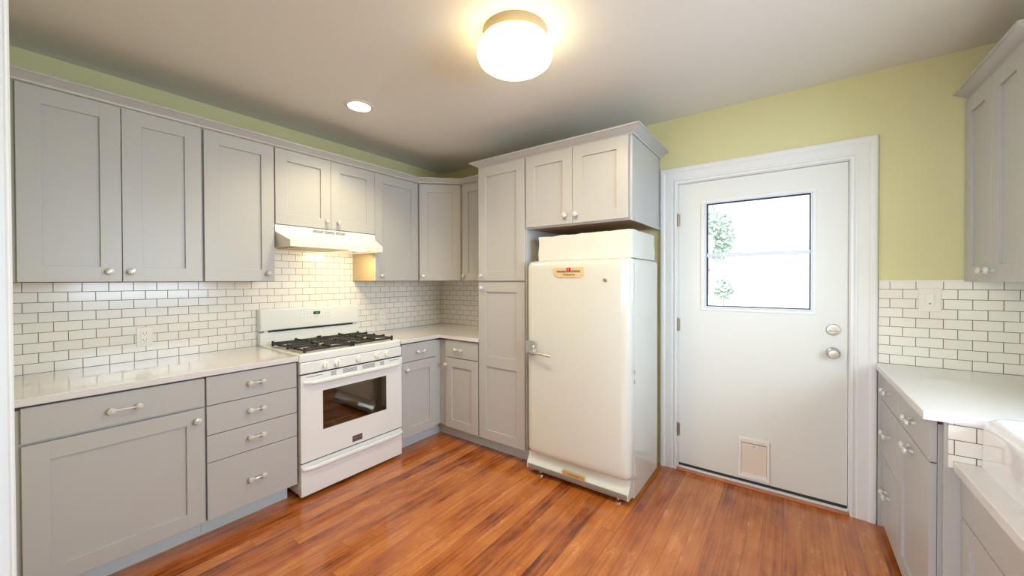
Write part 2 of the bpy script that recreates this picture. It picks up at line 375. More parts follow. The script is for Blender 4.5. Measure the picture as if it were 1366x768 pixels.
# jamb of the opening with casing, close to the camera
bm = new_bm(); casing(bm, OX0, OX1, OZ1, 0.115, ROOM_F, -1)
box(bm, OX0, OX0+0.012, ROOM_F-0.12, ROOM_F-0.0, 0, OZ1, mi=0); box(bm, OX1-0.012, OX1, ROOM_F-0.12, ROOM_F, 0, OZ1, mi=0); box(bm, OX0, OX1, ROOM_F-0.12, ROOM_F, OZ1-0.012, OZ1, mi=0)
struct('trim_5', bm, M['trim'])
# threshold
bm = new_bm(); box(bm, 2.464, 3.418, -0.026, 0.0, 0.0, 0.016, 0.004, mi=0); box(bm, 2.464, 3.418, 0.0, 0.13, 0.0, 0.028, 0.003, mi=1); box(bm, 2.47, 3.41, 0.03, 0.06, 0.028, 0.044, mi=2)
struct('trim_6', bm, [M['thresh'], M['trim'], M['rubber']])
# jamb around the door
bm = new_bm(); box(bm, DX0, 2.472, 0, 0.14, 0, 2.08); box(bm, 3.411, DX1, 0, 0.14, 0, 2.08); box(bm, DX0, DX1, 0, 0.14, 2.08, DZ1)
struct('trim_7', bm, M['trim'])

# ---------------------------------------------------------------- door_1 : half-glazed back door
dr = bpy.data.objects.new('door_1', None); COL.objects.link(dr); dr.location = (2.4735, 0.006, 0.0)
tag(dr, 'white slab back door with a high square window and a pet flap', None, kind='structure')
DW, DT, DZ0 = 0.935, 0.042, 0.048
gx0, gx1, gz0, gz1 = 0.170, 0.775, 1.186, 1.93      # hole of the lite, local
bm = new_bm()
box(bm, 0, gx0, 0, DT, DZ0, 2.076); box(bm, gx1, DW, 0, DT, DZ0, 2.076); box(bm, gx0, gx1, 0, DT, DZ0, gz0); box(bm, gx0, gx1, 0, DT, gz1, 2.076)
obj('door_slab', bm, M['door'], dr)
def frame_rect(bm, x0, x1, z0, z1, wd, y0, y1, bev=0.0, mi=0):
    box(bm, x0, x1, y0, y1, z1-wd, z1, bev, mi); box(bm, x0, x1, y0, y1, z0, z0+wd, bev, mi)
    box(bm, x0, x0+wd, y0, y1, z0+wd, z1-wd, bev, mi); box(bm, x1-wd, x1, y0, y1, z0+wd, z1-wd, bev, mi)
bm = new_bm()
frame_rect(bm, 0.149, 0.789, 1.170, 1.946, 0.028, -0.006, 0.0, 0.002)
wf = obj('window_frame', bm, M['trim'], dr)
bm = new_bm()
frame_rect(bm, 0.173, 0.772, 1.189, 1.927, 0.011, -0.010, 0.03, 0.002, 0)
frame_rect(bm, 0.184, 0.761, 1.199, 1.917, 0.006, 0.004, 0.030, 0.0, 1)
box(bm, 0.187, 0.760, -0.004, 0.030, 1.544, 1.568, 0.002, 0)
obj('window_sash', bm, [M['alu'], M['dark']], wf)
bm = new_bm(); box(bm, 0.188, 0.759, 0.018, 0.021, 1.20, 1.914); obj('window_pane', bm, M['pane'], wf)
for (x, z) in [(0.163, 1.30), (0.163, 1.56), (0.163, 1.82), (0.775, 1.30), (0.775, 1.56), (0.775, 1.82), (0.28, 1.184), (0.66, 1.184), (0.28, 1.932), (0.66, 1.932)]:
    bm = new_bm(); lathe(bm, [(0.003, 0), (0.003, -0.0015), (0, -0.002)], 8, (x, -0.006, z), 'Y'); obj('screw', bm, M['nickel'], wf)
for nm, z, cen in (('deadbolt', 1.084, 0), ('door_knob', 0.945, 1)):
    bm = new_bm(); x = 3.344-2.4735
    if nm == 'deadbolt':
        lathe(bm, [(0.034, 0), (0.034, -0.006), (0.030, -0.012), (0.021, -0.013), (0.020, -0.009), (0, -0.009)], 28, (x, 0, z), 'Y', cap=False)
        box(bm, x-0.020, x+0.020, -0.026, -0.010, z-0.0065, z+0.0065, 0.004)
        obj('deadbolt', bm, M['nickel'], dr, smooth=True)
    else:
        lathe(bm, [(0.034, 0), (0.034, -0.005), (0.028, -0.012), (0.014, -0.016), (0.012, -0.030), (0.020, -0.036), (0.0275, -0.045), (0.028, -0.055), (0.023, -0.062), (0.012, -0.063), (0.0, -0.062)], 28, (x-0.002, 0, z), 'Y', cap=False)
        box(bm, x-0.011, x+0.007, -0.066, -0.060, z-0.004, z+0.004, 0.001)
        obj('door_knob', bm, M['nickel'], dr, smooth=True)
for z in (1.819, 1.057, 0.291):
    bm = new_bm(); lathe(bm, [(0.006, -0.045), (0.006, 0.045)], 10, (-0.003, -0.010, z), 'Z'); lathe(bm, [(0.004, 0.045), (0.0045, 0.05), (0, 0.053)], 10, (-0.003, -0.010, z), 'Z')
    box(bm, -0.0015, 0.010, -0.006, 0.001, z-0.044, z+0.044)
    obj('hinge', bm, M['hinge'], dr, smooth=True)
# pet flap
pf = 2.942-2.4735
bm = new_bm(); frame_rect(bm, pf-0.088, pf+0.088, 0.063, 0.331, 0.016, -0.012, 0.0, 0.002)
box(bm, pf-0.072, pf+0.072, -0.007, -0.001, 0.079, 0.095, 0.001); box(bm, pf-0.072, pf+0.072, -0.005, -0.001, 0.295, 0.315)
pd = obj('pet_door', bm, M['plastic'], dr)
bm = new_bm(); box(bm, pf-0.070, pf+0.070, -0.005, -0.001, 0.094, 0.300, 0.001); obj('flap', bm, M['flap'], pd)
bm = new_bm(); box(bm, pf-0.024, pf+0.024, -0.012, -0.005, 0.274, 0.294, 0.002, 0); box(bm, pf-0.012, pf+0.012, -0.0135, -0.012, 0.280, 0.287, 0, 1); obj('latch', bm, [M['plastic'], M['print']], pd)
bm = new_bm(); box(bm, 0.002, DW-0.002, 0.002, DT-0.002, 0.030, DZ0); obj('door_sweep', bm, M['rubber'], dr)

# ---------------------------------------------------------------- window_1 in the right wall (out of frame, lets the daylight in)
wr = bpy.data.objects.new('window_1', None); COL.objects.link(wr); wr.location = (W, WIN_Y0, WIN_Z0); wr['kind'] = 'structure'
bm = new_bm(); ww, wh = WIN_Y1-WIN_Y0, WIN_Z1-WIN_Z0
for (a, b, c, d) in ((0, ww, 0, 0.05), (0, ww, wh-0.05, wh), (0, 0.05, 0.05, wh-0.05), (ww-0.05, ww, 0.05, wh-0.05), (ww/2-0.025, ww/2+0.025, 0.05, wh-0.05)):
    box(bm, 0.03, 0.08, a, b, c, d, 0.003)
obj('window_frame', bm, M['trim'], wr)

for nm, xa, xb in (('added_window_2', 0.10, 1.80), ('added_window_3', 2.35, 4.05)):  # added windows, out of view, framing the rear fill lights
    wr = bpy.data.objects.new(nm, None); COL.objects.link(wr); wr.location = (xa, -6.22, 0.80); wr['kind'] = 'structure'
    bm = new_bm(); ww = xb-xa
    for (a, b, c, d) in ((0, ww, 0, 0.05), (0, ww, 1.55, 1.60), (0, 0.05, 0.05, 1.55), (ww-0.05, ww, 0.05, 1.55), (0.05, ww-0.05, 0.78, 0.82)): box(bm, a, b, -0.04, 0.02, c, d, 0.003)
    obj('window_frame', bm, M['trim'], wr)

# ================================================================== HARDWARE
def knob_mesh():
    bm = new_bm()
    lathe(bm, [(0.009, 0.0), (0.010, -0.003), (0.007, -0.006), (0.006, -0.012), (0.010, -0.016), (0.0165, -0.021), (0.0175, -0.026), (0.013, -0.032), (0.006, -0.034)], 12, (0, 0, 0), 'Y', 0, flute=0.035)
    lathe(bm, [(0.0032, -0.034), (0.0032, -0.0355), (0, -0.0362)], 8, (0, 0, 0), 'Y', 1, cap=False)
    bmesh.ops.recalc_face_normals(bm, faces=bm.faces)
    me = bpy.data.meshes.new('knob'); bm.to_mesh(me); bm.free(); me.materials.append(M['glass']); me.materials.append(M['brass']); return me
def pull_mesh(c2c=0.076):
    bm = new_bm()
    for s in (-1, 1):
        lathe(bm, [(0.008, 0.0), (0.009, -0.003), (0.006, -0.006), (0.006, -0.014), (0.012, -0.018), (0.0155, -0.024), (0.0145, -0.030), (0.007, -0.034)], 10, (s*c2c/2, 0, 0), 'Y', 0, flute=0.04)
        lathe(bm, [(0.0032, -0.034), (0.0032, -0.0355), (0, -0.0362)], 8, (s*c2c/2, 0, 0), 'Y', 1, cap=False)
    tube(bm, [(-c2c/2+0.008, -0.024, 0), (-c2c/4, -0.0255, 0), (0, -0.026, 0), (c2c/4, -0.0255, 0), (c2c/2-0.008, -0.024, 0)], [0.0062, 0.0045, 0.0055, 0.0045, 0.0062], 8, 0)
    bmesh.ops.recalc_face_normals(bm, faces=bm.faces)
    me = bpy.data.meshes.new('pull'); bm.to_mesh(me); bm.free(); me.materials.append(M['glass']); me.materials.append(M['brass']); return me
KNOB, PULL, PULL_L = knob_mesh(), pull_mesh(0.066), pull_mesh(0.092)

DT_ = 0.020     # door thickness
ST = 0.0755     # stile width
def shaker(x0, x1, z0, z1, rails=None, st=ST):
    """one door: frame with recessed flat panels; local, front face at y=0, back at y=+DT_"""
    bm = new_bm(); r = 0.0095
    zs = [(z0+st, z1-st)] if not rails else rails
    # stiles and rails as one skin: front grid with pockets
    e = 0.0012
    box(bm, x0, x0+st, 0, DT_, z0, z1, e, seg=1); box(bm, x1-st, x1, 0, DT_, z0, z1, e, seg=1)
    prev = z0
    for a, b in zs:
        box(bm, x0+st-0.0013, x1-st+0.0013, 0.0001, DT_, prev, a, 0.0008, seg=1)
        box(bm, x0+st-0.004, x1-st+0.004, r+0.0015, DT_-0.002, a-0.004, b+0.004)
        prev = b
    box(bm, x0+st-0.0013, x1-st+0.0013, 0.0001, DT_, prev, z1, 0.0008, seg=1)
    return bm
def slab(x0, x1, z0, z1):
    bm = new_bm(); box(bm, x0, x1, 0, DT_, z0, z1, 0.0015, seg=2); return bm
def hw(kind, parent, x, z, ox=0, oz=0):
    me = {'knob': KNOB, 'pull': PULL, 'pull_l': PULL_L}[kind]
    o = bpy.data.objects.new('knob' if kind == 'knob' else 'pull', me); COL.objects.link(o); o.parent = parent; o.location = (x, 0, z)
    return o
def cabinet(name, label, origin, rotz, body, fronts, toe=None, group=None, body_mats=None):
    """origin = world xy of the face's left end; body(bm) adds carcass boxes; fronts = [(kind,x0,x1,z0,z1,[hardware],rails)]"""
    zmin = min([f[3] for f in fronts]); z0 = 0.0 if toe else zmin
    t = thing(name, (origin[0], origin[1], z0), label, 'cabinet', rotz, group)
    bm = new_bm(); body(bm); bmesh.ops.translate(bm, vec=(0, 0, -z0), verts=bm.verts)
    obj('body', bm, body_mats or [M['cab'], M['maple']], t)
    for fr in fronts:
        kind, x0, x1, a, b, hws = fr[:6]; rails = fr[6] if len(fr) > 6 else None
        if rails: rails = [(p-z0, q-z0) for p, q in rails]
        bm = shaker(x0, x1, a-z0, b-z0, rails) if kind == 'door' else slab(x0, x1, a-z0, b-z0)
        d = obj('door' if kind == 'door' else 'drawer_front', bm, M['cab'], t)
        for h, hx, hz in hws: hw(h, d, hx, hz-z0)
    if toe:
        bm = new_bm(); toe(bm); obj('toe_kick', bm, M['toe'], t)
    return t
R90 = PI/2

# ================================================================== LEFT RUN, uppers (face X=0.3446, local x = world Y)
UX, UZ0, UZ1 = 0.3446, 1.385, 2.284
def U(y): return y      # for readability
def upper_body(x0, x1, z0, z1, depth=0.3246, maple_left=False):
    def f(bm):
        box(bm, x0, x1, DT_+0.001, DT_+depth-0.0005, z0+0.001, z1+0.006, mi=0)
        if maple_left: box(bm, x0-0.0012, x0+0.004, DT_+0.003, DT_+depth-0.009, z0+0.001, z1, mi=1)
        box(bm, x0, x1, DT_+0.003, DT_+depth-0.009, z0-0.001, z0+0.004, mi=1)
    return f
y0 = ROOM_F+0.001
cabinet('wall_cabinet', 'grey two-door wall cabinet at the far left end of the left wall', (UX, -2.937), R90, upper_body(-0.030, -2.2315+2.937, UZ0, UZ1),
        [('door', 0.033, 0.3665, UZ0, UZ1, [('knob', 0.321, 1.437)]), ('door', 0.3695, 0.6995, UZ0, UZ1, [('knob', 0.400, 1.437)])])
cabinet('wall_cabinet', 'grey single-door wall cabinet just left of the range hood', (UX, -2.2315), R90, upper_body(0.0005, -1.8435+2.2315, UZ0, UZ1),
        [('door', 0.0065, 0.3835, UZ0, UZ1, [('knob', 0.3425, 1.436)])])
cabinet('wall_cabinet', 'short grey two-door wall cabinet above the range hood', (UX, -1.8430), R90, upper_body(0.0005, 0.760, 1.772, UZ1),
        [('door', 0.0035, 0.3855, 1.772, UZ1, [('knob', 0.351, 1.827)]), ('door', 0.3875, 0.7595, 1.772, UZ1, [('knob', 0.437, 1.827)])])
cabinet('wall_cabinet', 'grey single-door wall cabinet with bare wood side right of the hood', (UX, -1.0825), R90, upper_body(0.002, 0.4700, UZ0, UZ1, maple_left=True),
        [('door', 0.0015, 0.4525, UZ0, UZ1, [('knob', 0.060, 1.428)])])
# diagonal corner cabinet
s2 = math.sqrt(0.5)
def diag_body(bm):
    # pentagon in the local frame of the diagonal face
    P = [(0.325, -0.610), (0.610, -0.325), (0.610, -0.0085), (0.0085, -0.0085), (0.0085, -0.610)]
    org = Vector((0.339, -0.624))
    loc = []
    for x, y in P:
        d = Vector((x, y))-org; lx = d.x*s2+d.y*s2; ly = -d.x*s2+d.y*s2
        loc.append((lx, max(ly, DT_+0.001)))
    prism(bm, loc, UZ0+0.001, UZ1+0.006, 0)
cabinet('corner_wall_cabinet', 'grey diagonal single-door wall cabinet in the back left corner', (0.339, -0.624), PI/4, diag_body,
        [('door', 0.012, 0.391, UZ0, UZ1, [('knob', 0.045, 1.428)])])
cabinet('wall_cabinet', 'narrow grey wall cabinet between the corner cabinet and the tall pantry', (0.6115, -0.3446), 0, lambda bm: box(bm, 0.0, 0.4775, DT_+0.001, 0.336, UZ0+0.001, UZ1+0.006),
        [('door', 0.020, 0.4755, UZ0, UZ1, [('knob', 0.052, 1.428)])])

CROWN = [(0.0, 0.0), (0.004, 0.0), (0.007, 0.010), (0.034, 0.034), (0.040, 0.036), (0.040, 0.046), (0.0, 0.046)]
def crown_prof(z, out=1.0, h=1.0): return [(o*out, z+d*h) for o, d in CROWN]
bm = new_bm()
sweep(bm, [(UX-0.003, ROOM_F+0.002), (UX-0.003, -0.6262), (0.6255, -UX+0.003), (1.089, -UX+0.003)], crown_prof(UZ1+0.0065))
c = obj('crown_moulding', bm, M['cab'], loc=None); tag(c, 'grey crown moulding running along the tops of the left wall cabinets', 'moulding')

# ================================================================== PANTRY AND FRIDGE CABINET
TF = -0.6367
cabinet('pantry_cabinet', 'tall narrow grey pantry cabinet left of the refrigerator', (1.0915, TF), 0,
        lambda bm: (box(bm, 0.0, 0.4615, DT_+0.001, 0.628, 0.1145, 2.290), None),
        [('door', 0.003, 0.4525, 0.116, 1.370, [('knob', 0.040, 1.324)], [(0.190, 0.700), (0.784, 1.307-0.012)]), ('door', 0.003, 0.4525, 1.382, 2.286, [('knob', 0.040, 1.424)])],
        toe=lambda bm: box(bm, 0.0, 0.4615, 0.095, 0.62, 0.0, 0.1135))
def fb(bm):
    box(bm, 0.0, 0.7880, DT_+0.001, 0.628, 1.773, 2.290, mi=0)
    box(bm, 0.7795, 0.7892, DT_+0.002, 0.632, 1.757, 2.288, 0.001, mi=0)
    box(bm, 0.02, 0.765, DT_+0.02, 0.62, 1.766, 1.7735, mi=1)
    box(bm, 0.0, 0.788, DT_+0.001, DT_+0.019, 1.762, 1.7735, mi=0)
    box(bm, 0.787, 0.7945, DT_+0.03, 0.630, 1.757, 1.778, 0.002, mi=0)
cabinet('over_fridge_cabinet', 'grey two-door wall cabinet above the refrigerator', (1.5540, TF), 0, fb,
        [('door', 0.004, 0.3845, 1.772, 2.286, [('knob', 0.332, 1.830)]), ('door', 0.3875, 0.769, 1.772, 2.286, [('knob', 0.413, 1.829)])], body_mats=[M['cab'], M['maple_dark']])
bm = new_bm(); sweep(bm, [(1.0915, -0.3445-0.04), (1.0915, TF+0.021), (2.3432, TF+0.021), (2.3432, -0.003)], [(o*1.55, z) for o, z in crown_prof(2.2905, 1, 1.0)])
box(bm, 1.095, 2.340, TF+0.022, -0.004, 2.331, 2.3363)
c = obj('crown_moulding', bm, M['cab']); tag(c, 'grey crown moulding around the top of the pantry and over-fridge cabinets', 'moulding')

# ================================================================== LEFT RUN, bases (face X=0.6367)
BX = 0.6367
def base_box(bm, x0, x1, y1, z0=0.1145, z1=0.882):
    box(bm, x0, x1, DT_+0.001, y1, z0, 0.862); box(bm, x0, x1, DT_+0.06, y1, 0.8605, z1)
def base_body(x0, x1, depth=0.608, z0=0.1145, z1=0.882):
    return lambda bm: base_box(bm, x0, x1, DT_+depth, z0, z1)
def base_toe(x0, x1, rec=0.092, d=0.60): return lambda bm: box(bm, x0, x1, rec, d, 0.0, 0.1135)
o_ = ROOM_F+0.001
cabinet('base_cabinet', 'grey base cabinet with one wide drawer over one large door, left end of left wall', (BX, o_), R90, base_body(0.0, 0.6625), [
    ('drawer', 0.062, 0.6590, 0.727, 0.872, [('pull_l', 0.360, 0.797)]),
    ('door', 0.062, 0.6590, 0.108, 0.716, [('knob', 0.625, 0.658)])], toe=base_toe(0.0, 0.6625))
o_ = -2.3060
cabinet('drawer_base_cabinet', 'grey base cabinet with a stack of four drawers left of the stove', (BX, o_), R90, base_body(0.0005, 0.4640), [
    ('drawer', 0.005, 0.4615, 0.722, 0.874, [('pull', 0.235, 0.803)]), ('drawer', 0.005, 0.4615, 0.563, 0.718, [('pull', 0.235, 0.648)]),
    ('drawer', 0.005, 0.4615, 0.416, 0.559, [('pull', 0.235, 0.493)]), ('drawer', 0.005, 0.4615, 0.108, 0.412, [('pull', 0.235, 0.252)])], toe=base_toe(0.0005, 0.4400))
cabinet('base_cabinet', 'grey base cabinet with one drawer over one door, right of the stove', (BX, -1.0580), R90,
        lambda bm: base_box(bm, 0.0, 1.0480, DT_+0.608), [
    ('drawer', 0.015, 0.3770, 0.729, 0.871, [('pull', 0.197, 0.799)]), ('door', 0.015, 0.3770, 0.116, 0.722, [('knob', 0.056, 0.664)])],
    toe=lambda bm: box(bm, 0.0, 1.048, 0.092, 0.60, 0.0, 0.1135))
cabinet('base_cabinet', 'narrow grey base cabinet with drawer and door, left of the pantry', (0.6170, TF), 0,
        lambda bm: base_box(bm, 0.0, 0.4735, 0.628), [
    ('drawer', 0.089, 0.4635, 0.727, 0.871, [('pull', 0.2535, 0.797)]), ('door', 0.089, 0.4635, 0.116, 0.720, [('knob', 0.104, 0.660)])],
    toe=lambda bm: box(bm, -0.068, 0.4735, 0.092, 0.62, 0.0, 0.1135))

# ---------------------------------------------------------------- countertops
def slab_poly(name, poly, z0, z1, label, bev=0.003):
    bm = new_bm(); fs = prism(bm, poly, z0, z1)
    es = [e for e in bm.edges if abs(e.verts[0].co.z-z1) < 1e-6 and abs(e.verts[1].co.z-z1) < 1e-6]
    bmesh.ops.bevel(bm, geom=es, offset=bev, segments=2, profile=0.5, affect='EDGES')
    return tag(obj(name, bm, M['quartz']), label, 'countertop')
slab_poly('countertop', [(0.0085, ROOM_F+0.001), (0.653, ROOM_F+0.001), (0.653, -1.8405), (0.0085, -1.8405)], 0.884, 0.914, 'white quartz countertop left of the stove')
slab_poly('countertop', [(0.0085, -1.0610), (0.653, -1.0610), (0.653, -0.653), (1.0905, -0.653), (1.0905, -0.0085), (0.0085, -0.0085)], 0.884, 0.914, 'L-shaped white quartz countertop in the back left corner')

# ---------------------------------------------------------------- outlets
def outlet(name, loc, rotz, label, w_=0.072, h_=0.116, kind='duplex'):
    t = thing(name, loc, label, 'outlet' if kind == 'duplex' else 'switch', rotz)
    bm = new_bm(); box(bm, -w_/2, w_/2, -0.006, 0, -h_/2, h_/2, 0.0025); obj('cover_plate', bm, M['plate'], t)
    bm = new_bm()
    if kind == 'duplex':
        box(bm, -0.017, 0.017, -0.0085, -0.005, -0.034, 0.034, 0.001, mi=0)
        for s in (-1, 1):
            box(bm, -0.0085, -0.0060, -0.0092, -0.008, s*0.019-0.002, s*0.019+0.006, mi=1); box(bm, 0.0060, 0.0085, -0.0092, -0.008, s*0.019-0.001, s*0.019+0.006, mi=1)
            lathe(bm, [(0.0026, -0.008), (0.0026, -0.0092), (0, -0.0092)], 8, (0, 0, s*0.019-0.008), 'Y', 1)
        obj('receptacle', bm, [M['plastic'], M['dark']], t)
    else:
        box(bm, -0.0165, 0.0165, -0.0095, -0.005, -0.034, 0.034, 0.0015, mi=0)
        lathe(bm, [(0.0035, -0.009), (0.0035, -0.0105), (0, -0.0105)], 10, (0, 0, -0.019), 'Y', 1)
        obj('rocker', bm, [M['plastic'], M['dark']], t)
    for s in (-1, 1):
        bm = new_bm(); lathe(bm, [(0.003, -0.0055), (0.003, -0.0068), (0, -0.0072)], 8, (0, 0, s*(h_/2-0.010)), 'Y')
        obj('screw', bm, M['plate'], t)
    return t
outlet('wall_outlet', (0.0085, -2.431, 1.054), R90, 'almond duplex outlet on the tile left of the stove')
outlet('wall_outlet', (0.0085, -0.787, 1.046), R90, 'almond duplex outlet on the tile right of the stove')
outlet('light_switch', (3.736, -0.0085, 1.274), 0, 'wide white wall plate with a rocker and dark dot right of the door', 0.086, 0.126, 'switch')

# ================================================================== STOVE (local x = world Y, front face y=0 -> X=0.665)
SX = 0.665; SY0, SY1 = -1.8355, -1.0665; SWD = SY1-SY0
st = thing('gas_stove', (SX, SY0, 0), 'white freestanding gas range with black grates between the base cabinets', 'stove', R90)
B = SX-0.012       # local depth of the back
oy0, oy1, oz0, oz1 = 0.142, 0.628, 0.411, 0.668      # oven window (local x, z)
bm = new_bm()
box(bm, 0.003, SWD-0.003, 0.30, B, 0.03, 0.87); box(bm, 0.003, 0.09, 0.030, 0.30, 0.03, 0.87); box(bm, SWD-0.09, SWD-0.003, 0.030, 0.30, 0.03, 0.87)
box(bm, 0.09, SWD-0.09, 0.030, 0.30, 0.03, 0.33); box(bm, 0.09, SWD-0.09, 0.030, 0.30, 0.74, 0.87)
body = obj('body', bm, M['enamel'], st)
bm = new_bm()
for (a, b, c, d, e, f) in ((0.0905, SWD-0.0905, 0.292, 0.299, 0.331, 0.739), (0.0905, 0.096, 0.032, 0.292, 0.331, 0.739), (SWD-0.096, SWD-0.0905, 0.032, 0.292, 0.331, 0.739), (0.096, SWD-0.096, 0.032, 0.292, 0.331, 0.336), (0.096, SWD-0.096, 0.032, 0.292, 0.734, 0.739)):
    box(bm, a, b, c, d, e, f)
obj('oven_cavity', bm, M['cavity'], body)
bm = new_bm()
for z in (0.465, 0.565):
    for k in range(9): tube(bm, [(0.10, 0.05+0.028*k, z), (SWD-0.10, 0.05+0.028*k, z)], 0.002, 6)
    for x in (0.11, SWD/2, SWD-0.11): tube(bm, [(x, 0.045, z-0.004), (x, 0.285, z-0.004)], 0.003, 6)
obj('oven_rack', bm, M['chrome'], body)
# cooktop
bm = new_bm()
bevbox(bm, 0.0, SWD, 0.010, B, 0.871, 0.921, lambda x, y, z: z > 0.9 or (y < 0.1 and abs(x-0.5) > 0.4), 0.012, 4)
cook = obj('cooktop', bm, M['enamel'], st, smooth=True)
for bx, by in ((0.20, 0.17), (0.20, 0.44), (0.57, 0.17), (0.57, 0.44)):
    bm = new_bm(); lathe(bm, [(0.050, 0.921), (0.050, 0.927), (0.040, 0.934), (0.037, 0.934), (0.036, 0.940), (0.0, 0.941)], 20, (bx, by, 0), 'Z', cap=False)
    obj('burner', bm, M['black'], cook, smooth=True)
def grate(x0, x1, y0, y1):
    bm = new_bm(); z = 0.944; t_ = 0.0060; h = 0.007
    for (a, b, c, d) in ((x0, x1, y0, y0+2*t_), (x0, x1, y1-2*t_, y1), (x0, x0+2*t_, y0, y1), (x1-2*t_, x1, y0, y1)):
        box(bm, a, b, c, d, z-h-0.006, z+h-0.006, 0.002, seg=1)
    xm = (x0+x1)/2; ym = (y0+y1)/2
    box(bm, x0, x1, ym-t_, ym+t_, z-h, z+h, 0.002, seg=1)
    box(bm, xm-t_, xm+t_, ym-0.03, ym+0.03, z-h, z+h, 0.002, seg=1)
    for cy in ((y0+ym)/2, (ym+y1)/2):
        for dx, dy in ((1, 0), (-1, 0), (0, 1), (0, -1)):
            L0 = 0.028; L1 = (x1-x0)/2 if dx else (y1-y0)/4
            p = (xm+dx*L0, cy+dy*L0); q = (xm+dx*L1, cy+dy*L1)
            box(bm, min(p[0], q[0])-t_*abs(dy), max(p[0], q[0])+t_*abs(dy), min(p[1], q[1])-t_*abs(dx), max(p[1], q[1])+t_*abs(dx), z-0.004, z+0.010, 0.002, seg=1)
            box(bm, q[0]-0.009, q[0]+0.009, q[1]-0.009, q[1]+0.009, z-0.012, z+0.013, 0.003, seg=1)
        # diagonal arms
        for dx in (-1, 1):
            for dy in (-1, 1):
                tube(bm, [(xm+dx*0.045, cy+dy*0.036, z+0.003), (xm+dx*(x1-x0)*0.46, cy+dy*(y1-y0)*0.21, z+0.001)], 0.0055, 6)
    for (px, py) in ((x0+t_, y0+t_), (x1-t_, y0+t_), (x0+t_, y1-t_), (x1-t_, y1-t_), (x0+t_, ym), (x1-t_, ym)):
        box(bm, px-0.007, px+0.007, py-0.008, py+0.008, 0.9215, z+0.012, 0.003, seg=1)
    return bm
for gx0_, gx1_ in ((0.045, 0.380), (0.385, 0.720)):
    # two fields of fingers per grate
    obj('grate', grate(gx0_, gx1_, 0.045, 0.525), M['black'], cook)
# backguard
bm = new_bm()
box(bm, 0.0, SWD, B-0.055, B-0.0005, 0.921, 1.011, 0.003)
box(bm, 0.03, SWD-0.03, B-0.040, B-0.001, 1.009, 1.023)
bevbox(bm, -0.001, SWD+0.001, B-0.062, B-0.0005, 1.022, 1.180, lambda x, y, z: (z > 0.9 and y < 0.5) or (abs(x-0.5) > 0.4 and y < 0.1) or (z < 0.1 and y < 0.1), 0.012, 4)
bg_ = obj('backguard', bm, M['enamel'], st, smooth=True)
bm = new_bm(); box(bm, 0.055, SWD-0.055, B-0.0615, B-0.045, 1.0125, 1.0215); obj('vent_slot', bm, M['dark'], bg_)
bm = new_bm(); cx = 0.395; yf = B-0.062
frame_rect(bm, cx-0.115, cx+0.115, 1.068, 1.157, 0.0015, yf-0.0015, yf+0.001, 0, 0)
box(bm, cx-0.020, cx+0.034, yf-0.002, yf+0.001, 1.120, 1.143, 0.001, mi=1)
for k, x in enumerate((-0.092, -0.065, -0.040, 0.055, 0.078, 0.100)):
    for z in (1.128, 1.098):
        if k == 3 and z > 1.11: continue
        box(bm, cx+x-0.0035, cx+x+0.0035, yf-0.001, yf+0.001, z-0.0025, z+0.0025, mi=2)
cp = obj('control_display', bm, [M['plastic'], M['dark'], M['print']], bg_)
text_mesh('clock_digits', '12:35', 0.0135, 0.0004, M['led'], bg_, facing((cx+0.007, yf-0.0024, 1.1315)))
text_mesh('lettering', 'Frigidaire', 0.010, 0.0003, M['print'], bg_, facing((cx, yf-0.0006, 1.102), 0))
# front control panel with knobs
bm = new_bm(); bevbox(bm, 0.0, SWD, 0.0, 0.030, 0.797, 0.8685, lambda x, y, z: y < 0.1, 0.006, 3)
cpn = obj('control_panel', bm, M['enamel'], st, smooth=True)
for i, (ky, kz) in enumerate(((-1.677, 0.829), (-1.597, 0.829), (-1.438, 0.829), (-1.287, 0.832), (-1.205, 0.832))):
    bm = new_bm(); kx = ky-SY0
    lathe(bm, [(0.026, 0.0), (0.026, -0.004), (0.022, -0.007), (0.0205, -0.020), (0.018, -0.0225), (0.0, -0.0235)], 28, (kx, 0, kz), 'Y', cap=False)
    box(bm, kx-0.0045, kx+0.0045, -0.030, -0.018, kz-0.021, kz+0.021, 0.003)
    obj('knob', bm, M['plastic'], cpn, smooth=True)
for ky in (-1.719, -1.640, -1.560, -1.48, -1.405, -1.335, -1.255, -1.165):
    bm = new_bm(); box(bm, ky-SY0-0.006, ky-SY0+0.006, -0.0006, 0.001, 0.846, 0.8485); obj('marking', bm, M['print'], cpn)
for za, zb in ((0.7895, 0.7965), (0.2285, 0.2355), (0.8695, 0.8712)):  # dark strips in the panel gaps, standing in for their shade
    bm = new_bm(); box(bm, 0.004, SWD-0.004, 0.006, 0.0295, za, zb); obj('seam', bm, M['dark'], st)
